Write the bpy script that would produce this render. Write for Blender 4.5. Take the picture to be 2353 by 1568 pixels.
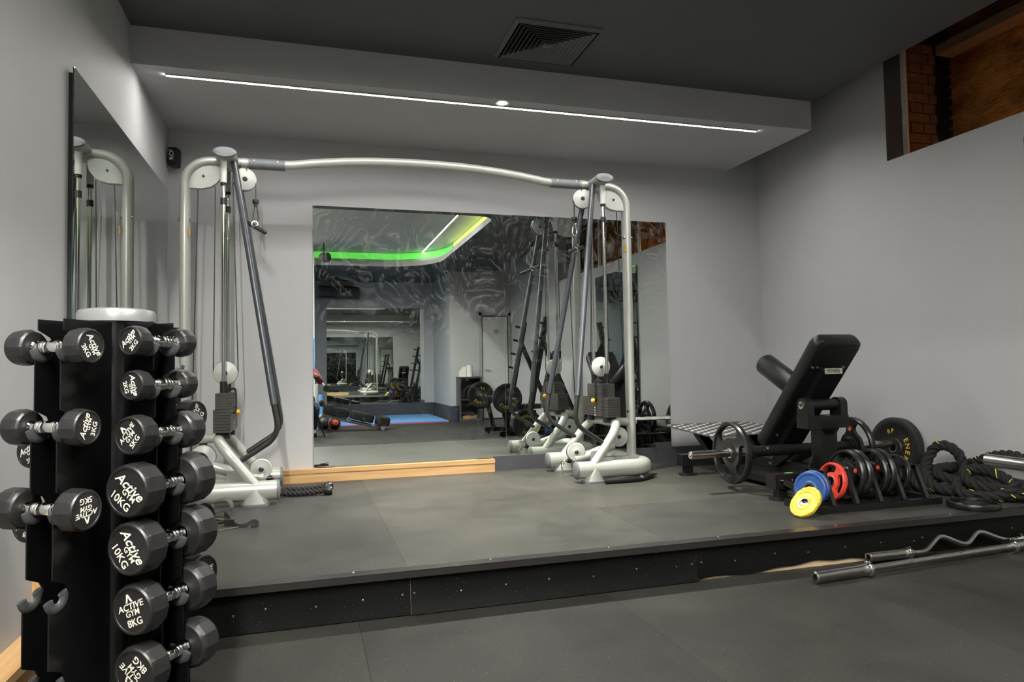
import bpy, bmesh, math, random
from math import sin, cos, pi, radians, sqrt
from mathutils import Vector as V, Matrix as M

for o in list(bpy.data.objects): bpy.data.objects.remove(o)
SC = bpy.context.scene
COL = SC.collection

# ------------------------------------------------------------------ camera, world, exposure
PZ = 0.18                                   # platform height above the main floor
CAM = V((0.9456, -5.3994, 0.8085 + PZ))
cd = bpy.data.cameras.new('camera'); cam = bpy.data.objects.new('camera', cd); COL.objects.link(cam)
cd.sensor_width = 36.0; cd.sensor_fit = 'HORIZONTAL'; cd.lens = 1586.13 * 36.0 / 2353.0
cd.clip_start = 0.05; cd.clip_end = 60
def rot3(rx, ry, rz):
    return M.Rotation(rz, 3, 'Z') @ M.Rotation(rx, 3, 'X') @ M.Rotation(ry, 3, 'Y')
R0 = rot3(0.0413, 0.0176, -0.2894)
rt, fw, up = R0 @ V((1, 0, 0)), R0 @ V((0, 1, 0)), R0 @ V((0, 0, 1))
mw = M.Identity(4)
for i in range(3):
    mw[i][0] = rt[i]; mw[i][1] = up[i]; mw[i][2] = -fw[i]; mw[i][3] = CAM[i]
cam.matrix_world = mw
SC.camera = cam
wd = bpy.data.worlds.new('World'); SC.world = wd; wd.use_nodes = True
wd.node_tree.nodes['Background'].inputs[0].default_value = (0.02, 0.022, 0.025, 1)
wd.node_tree.nodes['Background'].inputs[1].default_value = 0.3
SC.view_settings.view_transform = 'Standard'; SC.view_settings.look = 'None'
SC.view_settings.exposure = 0.0; SC.view_settings.gamma = 1.0
SC.view_settings.use_curve_mapping = False
LED_MAIN = 190.0
LED_ROOM = 520.0
GLOW_GREEN = 0.55

# ------------------------------------------------------------------ materials
MATS = {}
def nmat(name):
    m = bpy.data.materials.new(name); m.use_nodes = True
    nt = m.node_tree; b = nt.nodes['Principled BSDF']
    MATS[name] = m
    return m, nt, b
def L(nt, a, b): nt.links.new(a, b)
def noise(nt, scale, detail=3, rough=.5, vec=None):
    n = nt.nodes.new('ShaderNodeTexNoise'); n.inputs['Scale'].default_value = scale
    n.inputs['Detail'].default_value = detail; n.inputs['Roughness'].default_value = rough
    if vec is not None: L(nt, vec, n.inputs['Vector'])
    return n
def coords(nt, scale=(1, 1, 1), rot=(0, 0, 0)):
    t = nt.nodes.new('ShaderNodeTexCoord'); mp = nt.nodes.new('ShaderNodeMapping')
    mp.inputs['Scale'].default_value = scale; mp.inputs['Rotation'].default_value = rot
    L(nt, t.outputs['Object'], mp.inputs['Vector'])
    return mp.outputs['Vector']
def ramp(nt, fac, stops):
    r = nt.nodes.new('ShaderNodeValToRGB'); cr = r.color_ramp
    while len(cr.elements) < len(stops): cr.elements.new(0.5)
    for e, (p, c) in zip(cr.elements, stops):
        e.position = p; e.color = (c[0], c[1], c[2], 1) if len(c) == 3 else c
    L(nt, fac, r.inputs['Fac'])
    return r
def bump(nt, b, h, strength=.1, dist=.01):
    n = nt.nodes.new('ShaderNodeBump'); n.inputs['Strength'].default_value = strength
    n.inputs['Distance'].default_value = dist
    L(nt, h, n.inputs['Height']); L(nt, n.outputs['Normal'], b.inputs['Normal'])
def mat(name, col, rough=.5, metal=0, var=.06, vscale=30, bmp=0, bscale=200, spec=.5, coat=0):
    m, nt, b = nmat(name)
    b.inputs['Roughness'].default_value = rough; b.inputs['Metallic'].default_value = metal
    b.inputs['Specular IOR Level'].default_value = spec
    if coat: b.inputs['Coat Weight'].default_value = coat; b.inputs['Coat Roughness'].default_value = .15
    vec = coords(nt)
    n = noise(nt, vscale, 4, .6, vec)
    a = tuple(max(0, c * (1 - var)) for c in col); c2 = tuple(min(1, c * (1 + var)) for c in col)
    r = ramp(nt, n.outputs['Fac'], [(.3, a), (.7, c2)])
    L(nt, r.outputs['Color'], b.inputs['Base Color'])
    if bmp:
        n2 = noise(nt, bscale, 2, .5, vec); bump(nt, b, n2.outputs['Fac'], bmp, .004)
    return m
def emis(name, col, s):
    m, nt, b = nmat(name)
    b.inputs['Base Color'].default_value = (*col, 1); b.inputs['Emission Color'].default_value = (*col, 1)
    b.inputs['Emission Strength'].default_value = s
    return m

mat('wall', (.43, .43, .44), .62, 0, .02, 3, .06, 350)
mat('ceiling_shaded', (.080, .083, .085), .65, 0, .03, 3, .06, 350)  # grey ceiling paint with its lack of light darkened into the colour
mat('ceiling_white', (.55, .55, .55), .6, 0, .02, 3)
mat('baseboard', (.055, .056, .064), .42, 0, .12, 8, .04, 120)
mat('silver', (.42, .43, .395), .32, .25, .03, 12, 0, 200, .5, .25)
mat('silver_light', (.47, .48, .45), .4, .05, .04, 20)
mat('grey_cap', (.14, .15, .16), .5, 0, .08, 20)
mat('nosing', (.020, .018, .0175), .33, 0, .1, 20)
mat('frame_grey', (.33, .34, .34), .5)
mat('head_cap', (.15, .158, .165), .42, .1, .05, 20)
mat('slate_tube', (.082, .088, .10), .33, .45, .05, 20)
mat('dark_tube', (.032, .033, .032), .38, .2, .08, 20)
mat('stack_grey', (.046, .045, .041), .45, .3, .15, 40, .05, 150)
mat('chrome', (.72, .72, .70), .12, 1, .03, 20)
mat('steel', (.50, .49, .46), .24, 1, .10, 30)
mat('steel_dull', (.42, .40, .37), .34, 1, .12, 40)
mat('black_metal', (.0085, .0087, .009), .36, .1, .2, 30, .04, 250)
mat('rack_black', (.004, .0041, .0043), .23, .1, .2, 20, .02, 250)
mat('black_plastic', (.007, .007, .0075), .4, 0, .2, 30)
mat('rubber', (.011, .0112, .0115), .46, 0, .25, 40, .08, 180)
mat('rubber_gloss', (.009, .0093, .0095), .3, 0, .2, 30, .03, 120)
mat('rubber_worn', (.0145, .0145, .015), .38, 0, .3, 25, .08, 90)
mat('hook_rubber', (.055, .057, .06), .4, 0, .2, 30)
mat('vinyl', (.0075, .0075, .008), .38, 0, .15, 30, .10, 90)
mat('ink', (.75, .72, .63), .5, 0, .02)
mat('yellow_ink', (.62, .44, .03), .5, 0, .2, 60)
mat('silver_lid', (.27, .28, .285), .28, .35, .03, 10)
mat('yellow', (.62, .45, .02), .42, 0, .25, 18, .1, 60)
mat('blue', (.022, .075, .26), .42, 0, .2, 18, .1, 60)
mat('red', (.62, .055, .03), .42, 0, .25, 18, .1, 60)
mat('pin_yellow', (.65, .36, .02), .4)
mat('orange_tag', (.7, .12, .06), .5)
mat('rope_black', (.008, .0079, .0077), .8, 0, .3, 120, .4, 300)
mat('tracer', (.62, .70, .03), .6)
mat('strap', (.022, .023, .026), .7, 0, .2, 200, .2, 400)
mat('strap_grey', (.055, .052, .05), .7, 0, .2, 200, .2, 400)
mat('glass_edge', (.02, .05, .045), .2)
mat('tag_metal', (.46, .43, .36), .35, .5, .1, 60)
mat('white_paint', (.62, .62, .6), .5)
mat('door_white', (.55, .56, .55), .5)
mat('mat_blue', (.10, .27, .58), .7, 0, .05, 30)
mat('mat_red', (.5, .05, .08), .7)
mat('maroon', (.12, .012, .022), .8)
mat('navy', (.015, .02, .05), .8)
mat('skin', (.52, .29, .20), .55)
mat('hair', (.02, .015, .012), .6)
mat('band_green', (.08, .45, .10), .6)
mat('paper', (.8, .78, .72), .8)
mat('vent_grey', (.125, .13, .13), .5, 0, .1, 30)
mat('jamb', (.085, .078, .074), .6, 0, .06, 10)
mat('orange_rod', (.75, .26, .06), .25, 1, .1, 20)
mat('orange_ball', (.75, .10, .02), .5)

def wood_mat(name, c1, c2, axis=0, rough=.5):
    m, nt, b = nmat(name)
    s = [40, 40, 40]; s[axis] = 2.0
    vec = coords(nt, tuple(s))
    n = noise(nt, 1.0, 5, .6, vec)
    r = ramp(nt, n.outputs['Fac'], [(.3, c1), (.72, c2)])
    L(nt, r.outputs['Color'], b.inputs['Base Color']); b.inputs['Roughness'].default_value = rough
    bump(nt, b, n.outputs['Fac'], .08, .003)
wood_mat('wood', (.40, .225, .085), (.58, .36, .17), 0)
wood_mat('wood_y', (.42, .24, .09), (.60, .38, .18), 1)
wood_mat('ply', (.45, .33, .19), (.62, .50, .33), 0, .7)
wood_mat('lintel_wood', (.14, .075, .04), (.24, .14, .08), 1, .6)

def rubber_floor(name, base, speck, rough):
    m, nt, b = nmat(name)
    b.inputs['Specular IOR Level'].default_value = .2
    vec = coords(nt)
    n = noise(nt, 2.2, 5, .65, vec); n2 = noise(nt, 260, 2, .6, vec)
    mx = nt.nodes.new('ShaderNodeMath'); mx.operation = 'MULTIPLY_ADD'
    L(nt, n2.outputs['Fac'], mx.inputs[0]); mx.inputs[1].default_value = .55
    L(nt, n.outputs['Fac'], mx.inputs[2])
    r = ramp(nt, mx.outputs[0], [(.45, tuple(c * .62 for c in base)), (1.0, tuple(c * 1.5 for c in base))])
    vo = nt.nodes.new('ShaderNodeTexVoronoi'); vo.inputs['Scale'].default_value = 95
    L(nt, vec, vo.inputs['Vector'])
    lt = nt.nodes.new('ShaderNodeMath'); lt.operation = 'LESS_THAN'; lt.inputs[1].default_value = .115
    L(nt, vo.outputs['Distance'], lt.inputs[0])
    sx = nt.nodes.new('ShaderNodeSeparateColor'); L(nt, vo.outputs['Color'], sx.inputs[0])
    gt = nt.nodes.new('ShaderNodeMath'); gt.operation = 'GREATER_THAN'; gt.inputs[1].default_value = .80
    L(nt, sx.outputs[0], gt.inputs[0])
    mu = nt.nodes.new('ShaderNodeMath'); mu.operation = 'MULTIPLY'
    L(nt, lt.outputs[0], mu.inputs[0]); L(nt, gt.outputs[0], mu.inputs[1])
    mix = nt.nodes.new('ShaderNodeMix'); mix.data_type = 'RGBA'
    L(nt, mu.outputs[0], mix.inputs[0]); L(nt, r.outputs['Color'], mix.inputs[6])
    mix.inputs[7].default_value = (*speck, 1)
    L(nt, mix.outputs[2], b.inputs['Base Color'])
    rr = ramp(nt, n.outputs['Fac'], [(.3, (rough - .05,) * 3), (.7, (rough + .06,) * 3)])
    L(nt, rr.outputs['Color'], b.inputs['Roughness'])
    bump(nt, b, n2.outputs['Fac'], .35, .003)
rubber_floor('mat_floor', (.043, .042, .0365), (.34, .33, .28), .46)
rubber_floor('mat_floor2', (.034, .0335, .030), (.32, .31, .26), .50)
rubber_floor('mat_low', (.025, .0247, .022), (.30, .29, .25), .50)
rubber_floor('mat_low2', (.022, .0217, .0195), (.28, .27, .23), .52)
rubber_floor('riser_rubber', (.004, .004, .0037), (.22, .20, .15), .52)
MATS['riser_rubber'].node_tree.nodes['Principled BSDF'].inputs['Specular IOR Level'].default_value = .12

def mirror_mat(name, tint, dirt, seed):
    m, nt, b = nmat(name)
    b.inputs['Base Color'].default_value = (*tint, 1); b.inputs['Metallic'].default_value = 1.0
    b.inputs['Roughness'].default_value = 0.0
    out = nt.nodes['Material Output']
    t = nt.nodes.new('ShaderNodeTexCoord'); mp = nt.nodes.new('ShaderNodeMapping')
    mp.inputs['Location'].default_value = (seed, seed, seed)
    L(nt, t.outputs['Object'], mp.inputs['Vector'])
    warp = noise(nt, 1.3, 2, .5, mp.outputs['Vector'])
    add = nt.nodes.new('ShaderNodeVectorMath'); add.operation = 'MULTIPLY_ADD'
    L(nt, warp.outputs['Color'], add.inputs[0]); add.inputs[1].default_value = (1.6, 1.6, .5)
    L(nt, mp.outputs['Vector'], add.inputs[2])
    mp2 = nt.nodes.new('ShaderNodeMapping'); mp2.inputs['Scale'].default_value = (15, 15, 3.0)
    mp2.inputs['Rotation'].default_value = (0, .35, 0)
    L(nt, add.outputs[0], mp2.inputs['Vector'])
    st = noise(nt, 1.6, 6, .65, mp2.outputs['Vector'])
    wipe = ramp(nt, st.outputs['Fac'], [(.50, (0, 0, 0)), (.78, (1, 1, 1))])
    sep = nt.nodes.new('ShaderNodeSeparateXYZ'); L(nt, t.outputs['Object'], sep.inputs[0])
    hi = nt.nodes.new('ShaderNodeMapRange')
    hi.inputs['From Min'].default_value = .75; hi.inputs['From Max'].default_value = 1.7
    hi.inputs['To Min'].default_value = .12; hi.inputs['To Max'].default_value = 1.0
    L(nt, sep.outputs['Z'], hi.inputs['Value'])
    vo = nt.nodes.new('ShaderNodeTexVoronoi'); vo.inputs['Scale'].default_value = 22
    L(nt, mp.outputs['Vector'], vo.inputs['Vector'])
    lt = nt.nodes.new('ShaderNodeMath'); lt.operation = 'LESS_THAN'; lt.inputs[1].default_value = .05
    L(nt, vo.outputs['Distance'], lt.inputs[0])
    m1 = nt.nodes.new('ShaderNodeMath'); m1.operation = 'MULTIPLY'
    L(nt, wipe.outputs['Color'], m1.inputs[0]); L(nt, hi.outputs[0], m1.inputs[1])
    m2 = nt.nodes.new('ShaderNodeMath'); m2.operation = 'MULTIPLY_ADD'
    L(nt, lt.outputs[0], m2.inputs[0]); m2.inputs[1].default_value = 1.3; L(nt, m1.outputs[0], m2.inputs[2])
    m3 = nt.nodes.new('ShaderNodeMath'); m3.operation = 'MULTIPLY'; m3.inputs[1].default_value = dirt
    m3.use_clamp = True
    L(nt, m2.outputs[0], m3.inputs[0])
    df = nt.nodes.new('ShaderNodeBsdfDiffuse'); df.inputs['Color'].default_value = (.75, .78, .75, 1)
    mx = nt.nodes.new('ShaderNodeMixShader')
    L(nt, m3.outputs[0], mx.inputs[0]); L(nt, b.outputs[0], mx.inputs[1]); L(nt, df.outputs[0], mx.inputs[2])
    L(nt, mx.outputs[0], out.inputs['Surface'])
mirror_mat('mirror', (.80, .845, .815), .26, 0.0)
mirror_mat('mirror_side', (.56, .60, .57), .05, 3.0)

def glass_mat():
    m, nt, b = nmat('window_glass')
    b.inputs['Base Color'].default_value = (.9, .95, .93, 1); b.inputs['Roughness'].default_value = 0.0
    b.inputs['Transmission Weight'].default_value = 1.0; b.inputs['IOR'].default_value = 1.15
glass_mat()
def copper_mat():
    m, nt, b = nmat('copper_sheet')
    vec = coords(nt, (1, 1.6, 3.2)); n = noise(nt, 1.7, 7, .7, vec)
    r = ramp(nt, n.outputs['Fac'], [(.32, (.10, .035, .012)), (.5, (.42, .15, .04)), (.72, (.78, .33, .09))])
    L(nt, r.outputs['Color'], b.inputs['Base Color']); b.inputs['Metallic'].default_value = .75
    rr = ramp(nt, n.outputs['Fac'], [(.3, (.32,) * 3), (.7, (.6,) * 3)]); L(nt, rr.outputs['Color'], b.inputs['Roughness'])
    bump(nt, b, n.outputs['Fac'], .5, .05)
copper_mat()
mat('brick', (.16, .065, .035), .8, 0, .35, 12, .4, 60)
mat('mortar', (.035, .028, .022), .9)
def diamond_mat():
    mat('tread_base', (.11, .11, .108), .40, .6, .1, 30, .05, 120)
    mat('tread_bar', (.72, .71, .67), .35, .35, .08, 30)
diamond_mat()
emis('led_white', (1.0, .97, .92), LED_MAIN)
emis('led_room', (1.0, .97, .90), LED_ROOM)
emis('led_room_side', (1.0, .97, .90), LED_ROOM * 4.4)
emis('glow_green', (.18, 1.0, .13), GLOW_GREEN)
emis('glow_lime', (.78, 1.0, .14), 2.0)
emis('spot_white', (1.0, .95, .85), 25.0)
emis('bulb_warm', (1.0, .5, .18), 8.0)

# ------------------------------------------------------------------ mesh builder
def basis(d, upv=None):
    d = d.normalized()
    u = V(upv) if upv is not None else (V((0, 0, 1)) if abs(d.z) < .95 else V((0, 1, 0)))
    x = u.cross(d)
    if x.length < 1e-6: x = V((1, 0, 0)).cross(d)
    x.normalize(); y = d.cross(x).normalized()
    return x, y, d
class MB:
    def __init__(s): s.v = []; s.f = []; s.m = []
    def add(s, vs, fs, m=0):
        o = len(s.v); s.v += [V(p) for p in vs]
        for f in fs: s.f.append([o + i for i in f]); s.m.append(m)
        return s
    def box(s, c, sz, R=None, m=0):
        hx, hy, hz = sz[0] / 2, sz[1] / 2, sz[2] / 2; c = V(c)
        pts = [V((x, y, z)) for x in (-hx, hx) for y in (-hy, hy) for z in (-hz, hz)]
        if R is not None: pts = [R @ p for p in pts]
        return s.add([c + p for p in pts], [(0, 1, 3, 2), (4, 6, 7, 5), (0, 4, 5, 1), (2, 3, 7, 6), (0, 2, 6, 4), (1, 5, 7, 3)], m)
    def bb(s, a, b, m=0):
        a, b = V(a), V(b); return s.box((a + b) / 2, b - a, None, m)
    def bev(s, c, sz, r, R=None, m=0, axis=2, n=4):
        """box with rounded corners seen along axis"""
        ax = [0, 1, 2]; ax.remove(axis); a, b = ax
        pts = rrect(sz[a], sz[b], r, n); e = [V((1, 0, 0)), V((0, 1, 0)), V((0, 0, 1))]
        Rm = R if R is not None else M.Identity(3)
        return s.prism(pts, V(c), Rm @ e[a], Rm @ e[b], sz[axis], m)
    def bar(s, p0, p1, w, h, upv=(0, 0, 1), m=0):
        p0, p1 = V(p0), V(p1); d = p1 - p0; x, y, z = basis(d, upv)
        pts = [(-w / 2, -h / 2), (w / 2, -h / 2), (w / 2, h / 2), (-w / 2, h / 2)]
        vs = [p + x * a + y * b for p in (p0, p1) for a, b in pts]
        return s.add(vs, [(3, 2, 1, 0), (4, 5, 6, 7), (0, 1, 5, 4), (1, 2, 6, 5), (2, 3, 7, 6), (3, 0, 4, 7)], m)
    def cyl(s, p0, p1, r, r2=None, n=16, caps=True, m=0):
        r2 = r if r2 is None else r2
        p0, p1 = V(p0), V(p1); x, y, d = basis(p1 - p0)
        vs = [p0 + (x * cos(2 * pi * i / n) + y * sin(2 * pi * i / n)) * r for i in range(n)] + \
             [p1 + (x * cos(2 * pi * i / n) + y * sin(2 * pi * i / n)) * r2 for i in range(n)]
        fs = [(i, (i + 1) % n, n + (i + 1) % n, n + i) for i in range(n)]
        if caps: fs += [tuple(range(n - 1, -1, -1)), tuple(range(n, 2 * n))]
        return s.add(vs, fs, m)
    def tube(s, path, r, n=12, ry=None, upv=None, closed=False, caps=True, m=0):
        P = [V(p) for p in path]; k = len(P)
        T = []
        for i in range(k):
            if closed: t = P[(i + 1) % k] - P[i - 1]
            else: t = P[min(i + 1, k - 1)] - P[max(i - 1, 0)]
            T.append(t.normalized())
        x, y, _ = basis(T[0], upv); vs = []
        for i in range(k):
            if i:
                ax = T[i - 1].cross(T[i])
                if ax.length > 1e-7:
                    q = M.Rotation(T[i - 1].angle(T[i]), 3, ax.normalized()); x = q @ x; y = q @ y
            if upv is not None: x, y, _ = basis(T[i], upv)
            ra = r[i] if isinstance(r, (list, tuple)) else r
            rb = ra if ry is None else (ry[i] if isinstance(ry, (list, tuple)) else ry)
            vs += [P[i] + x * (ra * cos(2 * pi * j / n)) + y * (rb * sin(2 * pi * j / n)) for j in range(n)]
        fs = []
        for i in range(k if closed else k - 1):
            a, b = i * n, ((i + 1) % k) * n
            fs += [(a + j, a + (j + 1) % n, b + (j + 1) % n, b + j) for j in range(n)]
        if caps and not closed: fs += [tuple(range(n - 1, -1, -1)), tuple(range((k - 1) * n, k * n))]
        return s.add(vs, fs, m)
    def lathe(s, p, axis, prof, n=24, m=0, upv=None, closed=False):
        p = V(p); x, y, d = basis(V(axis), upv); vs = []
        for r, h in prof:
            vs += [p + d * h + (x * cos(2 * pi * j / n) + y * sin(2 * pi * j / n)) * max(r, 1e-5) for j in range(n)]
        k = len(prof); fs = []
        for i in range(k if closed else k - 1):
            a, b = i * n, ((i + 1) % k) * n
            fs += [(a + j, a + (j + 1) % n, b + (j + 1) % n, b + j) for j in range(n)]
        return s.add(vs, fs, m)
    def prism(s, poly, o, U, W, th, m=0):
        o, U, W = V(o), V(U).normalized(), V(W).normalized(); N = U.cross(W); k = len(poly)
        a = [o + U * p[0] + W * p[1] - N * (th / 2) for p in poly]; b = [q + N * th for q in a]
        fs = [tuple(range(k - 1, -1, -1)), tuple(range(k, 2 * k))] + [(i, (i + 1) % k, k + (i + 1) % k, k + i) for i in range(k)]
        return s.add(a + b, fs, m)
    def sphere(s, c, r, n=16, sc=(1, 1, 1), m=0):
        k = n // 2; pr = [(sin(pi * i / k), -cos(pi * i / k)) for i in range(k + 1)]
        vs = []; c = V(c)
        for a, h in pr:
            vs += [c + V((a * cos(2 * pi * j / n) * r * sc[0], a * sin(2 * pi * j / n) * r * sc[1], h * r * sc[2])) for j in range(n)]
        fs = [(i * n + j, i * n + (j + 1) % n, (i + 1) * n + (j + 1) % n, (i + 1) * n + j) for i in range(k) for j in range(n)]
        return s.add(vs, fs, m)
    def torus(s, c, axis, R, r, n=32, k=8, m=0, a0=0, a1=2 * pi):
        c = V(c); x, y, d = basis(V(axis)); full = abs(a1 - a0 - 2 * pi) < 1e-6
        cnt = n if full else n + 1
        path = [c + (x * cos(a0 + (a1 - a0) * i / n) + y * sin(a0 + (a1 - a0) * i / n)) * R for i in range(cnt)]
        return s.tube(path, r, k, closed=full, m=m)
    def ribbon(s, path, wvec, w, th=.002, m=0):
        P = [V(p) for p in path]; k = len(P); vs = []
        for i in range(k):
            wv = V(wvec[i]) if isinstance(wvec, list) else V(wvec)
            t = (P[min(i + 1, k - 1)] - P[max(i - 1, 0)]).normalized(); wv = wv.normalized()
            nn = t.cross(wv).normalized() * (th / 2); a = wv * (w / 2)
            vs += [P[i] - a - nn, P[i] + a - nn, P[i] + a + nn, P[i] - a + nn]
        fs = []
        for i in range(k - 1):
            o = i * 4; fs += [(o + j, o + (j + 1) % 4, o + 4 + (j + 1) % 4, o + 4 + j) for j in range(4)]
        fs += [(3, 2, 1, 0), (4 * k - 4, 4 * k - 3, 4 * k - 2, 4 * k - 1)]
        return s.add(vs, fs, m)
    def text(s, body, size, o, U, W, shear=0, th=.0006, m=0, sx=1.0):
        vs, fs = text_geo(body, shear); o, U, W = V(o), V(U).normalized(), V(W).normalized(); N = U.cross(W)
        return s.add([o + U * (p[0] * size * sx) + W * (p[1] * size) + N * (p[2] * th / .02) for p in vs], fs, m)
    def build(s, name, mats, parent=None, local=False, smooth=40, **props):
        me = bpy.data.meshes.new(name)
        off = V((0, 0, 0))
        if parent is not None and not local: off = wloc(parent)
        top = parent is None and not local
        if top and s.v:
            xs = [p.x for p in s.v]; ys = [p.y for p in s.v]; zs = [p.z for p in s.v]
            off = V(((min(xs) + max(xs)) / 2, (min(ys) + max(ys)) / 2, min(zs)))
        me.from_pydata([p - off for p in s.v], [], s.f)
        if isinstance(mats, str): mats = [mats]
        for k in mats: me.materials.append(MATS[k])
        me.polygons.foreach_set('material_index', s.m)
        bm = bmesh.new(); bm.from_mesh(me); bmesh.ops.recalc_face_normals(bm, faces=bm.faces); bm.to_mesh(me); bm.free()
        if smooth:
            me.polygons.foreach_set('use_smooth', [True] * len(me.polygons)); me.set_sharp_from_angle(angle=radians(smooth))
        me.update()
        o = bpy.data.objects.new(name, me); COL.objects.link(o)
        if top: o.location = off
        if parent is not None: o.parent = parent
        for k, v in props.items(): o[k] = v
        return o
def wloc(o):
    p = V((0, 0, 0))
    while o is not None: p += o.location; o = o.parent
    return p
_TX = {}
def text_geo(body, shear=0):
    key = (body, shear)
    if key not in _TX:
        cu = bpy.data.curves.new('lettering_curve', 'FONT'); cu.body = body; cu.size = 1; cu.align_x = 'CENTER'; cu.align_y = 'CENTER'
        cu.shear = shear; cu.extrude = .01; cu.resolution_u = 3; cu.offset = .012
        ob = bpy.data.objects.new('lettering_tmp', cu); COL.objects.link(ob)
        dg = bpy.context.evaluated_depsgraph_get()
        me = bpy.data.meshes.new_from_object(ob.evaluated_get(dg))
        _TX[key] = ([tuple(v.co) for v in me.vertices], [tuple(p.vertices) for p in me.polygons])
        bpy.data.objects.remove(ob); bpy.data.curves.remove(cu); bpy.data.meshes.remove(me)
    return _TX[key]
def rrect(w, h, r, n=4):
    pts = []
    for cx, cy, a in ((w / 2 - r, h / 2 - r, 0), (-w / 2 + r, h / 2 - r, 90), (-w / 2 + r, -h / 2 + r, 180), (w / 2 - r, -h / 2 + r, 270)):
        pts += [(cx + r * cos(radians(a + 90 * i / n)), cy + r * sin(radians(a + 90 * i / n))) for i in range(n + 1)]
    return pts
def smooth_path(pts, k=6):
    """Catmull-Rom through the points"""
    P = [V(p) for p in pts]; P = [P[0] * 2 - P[1]] + P + [P[-1] * 2 - P[-2]]; out = []
    for i in range(1, len(P) - 2):
        a, b, c, d = P[i - 1:i + 3]
        for j in range(k):
            t = j / k
            out.append(.5 * ((2 * b) + (c - a) * t + (2 * a - 5 * b + 4 * c - d) * t * t + (3 * b - a - 3 * c + d) * t ** 3))
    out.append(P[-2]); return out
def fillet(pts, r, n=6):
    """polyline with rounded corners"""
    P = [V(p) for p in pts]; out = [P[0]]
    for i in range(1, len(P) - 1):
        a = (P[i - 1] - P[i]); b = (P[i + 1] - P[i]); rr = min(r, a.length * .49, b.length * .49)
        p0 = P[i] + a.normalized() * rr; p1 = P[i] + b.normalized() * rr
        for j in range(n + 1):
            t = j / n; out.append(p0 * (1 - t) ** 2 + P[i] * 2 * t * (1 - t) + p1 * t * t)
    out.append(P[-1]); return out
def thing(name, loc, label, cat, group=None):
    o = bpy.data.objects.new(name, None); o.empty_display_size = .05; COL.objects.link(o); o.location = loc
    o['label'] = label; o['category'] = cat
    if group: o['group'] = group
    return o
def struct(o): o['kind'] = 'structure'; return o
def tag(o, label, cat, group=None):
    o['label'] = label; o['category'] = cat
    if group: o['group'] = group
    return o
def copy_tree(o, parent=None):
    c = o.copy(); COL.objects.link(c); c.parent = parent
    for ch in list(o.children): copy_tree(ch, c)
    return c

# ------------------------------------------------------------------ the room
W = 4.951; YF = -10.05; ZC = 2.975; ZS = 2.755; YP = -2.54; ZR = 3.26; ZT = 3.6
XCE = 4.605                                   # the shade-darkened ceiling stops short of the right wall
# main floor and its rubber mats
fl = struct(MB().bb((-.1, YF - .1, -.14), (W + .1, .1, -.012)).build('floor', 'baseboard', smooth=0))
xs = [0, 1.138, 2.2, 3.26, 4.32, W]; ys = [YP + .02, -4.4, -6.3, -8.2, YF]
for i in range(len(xs) - 1):
    for j in range(len(ys) - 1):
        x0, x1, y1, y0 = xs[i] + .0005, xs[i + 1] - .0005, ys[j] - .0005, ys[j + 1] + .0005
        if y1 < -7.3 and x1 < 1.3 and j >= 3: pass
        MB().bb((x0, y0, -.012), (x1, y1, 0)).build('rubber_mat', 'mat_low2' if (i + j) % 2 else 'mat_low', fl, smooth=0)
# platform
pf = MB().bb((0, YP, -.012), (W, 0, PZ - .01)).build('platform', 'ply', smooth=0); struct(pf)
pxs = [0, 1.34, 2.55, 3.76, W]; pys = [YP - .004, -1.667, 0]
for i in range(4):
    for j in range(2):
        MB().bb((pxs[i] + .0004, pys[j] + .0004, PZ - .01), (pxs[i + 1] - .0004, pys[j + 1] - .0004, PZ)).build(
            'rubber_mat', ['mat_floor2', 'mat_floor', 'mat_floor2', 'mat_floor'][i] if j == 0 else ['mat_floor2', 'mat_floor', 'mat_floor', 'mat_floor2'][i], pf, smooth=0)
# riser sheets, nailed on, the last one curling up off the plywood
def sheet(x0, x1, flare, lift):
    n = 48; mb = MB(); vs = []; rows = 7
    for i in range(n + 1):
        x = x0 + (x1 - x0) * i / n; zb = .004 + lift(x)
        for k in range(rows):
            t = k / (rows - 1); z = PZ - .012 + (zb - PZ + .012) * t
            y = YP - .005 - flare * max(0, t - .35) ** 2 * 2.2
            vs.append((x, y, z))
    fs = [(i * rows + k, i * rows + k + 1, (i + 1) * rows + k + 1, (i + 1) * rows + k) for i in range(n) for k in range(rows - 1)]
    o = len(vs); vs2 = [(x, y + .004, z) for x, y, z in vs]
    fs2 = [tuple(o + q for q in f[::-1]) for f in fs]
    rim = [(i * rows + rows - 1, o + i * rows + rows - 1, o + (i + 1) * rows + rows - 1, (i + 1) * rows + rows - 1) for i in range(n)]
    ends = [(k, k + 1, o + k + 1, o + k) for k in range(rows - 1)] + [(n * rows + k, o + n * rows + k, o + n * rows + k + 1, n * rows + k + 1) for k in range(rows - 1)]
    return mb.add(vs + vs2, fs + fs2 + rim + ends).build('riser_sheet', 'riser_rubber', pf)
def wave(x):
    if x < 2.95: return .004 + .004 * sin(x * 21) if x > 2.7 else 0
    if x > 3.75: return .002
    t = (x - 2.95) / .8
    return max(0, .024 * sin(pi * t) ** 1.2 + .005 * sin(x * 27) * sin(pi * t))
s1 = sheet(0.002, 1.345, .014, lambda x: 0); s2 = sheet(1.347, 2.665, .024, lambda x: 0); s3 = sheet(2.668, W - .002, .004, wave)
def screw(p, nrm, parent, r=.0055):
    p = V(p); MB().lathe(p, nrm, [(r, 0), (r * .9, r * .35), (r * .5, r * .6), (0, r * .65)], 10).build('screw', 'chrome', parent)
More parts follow.
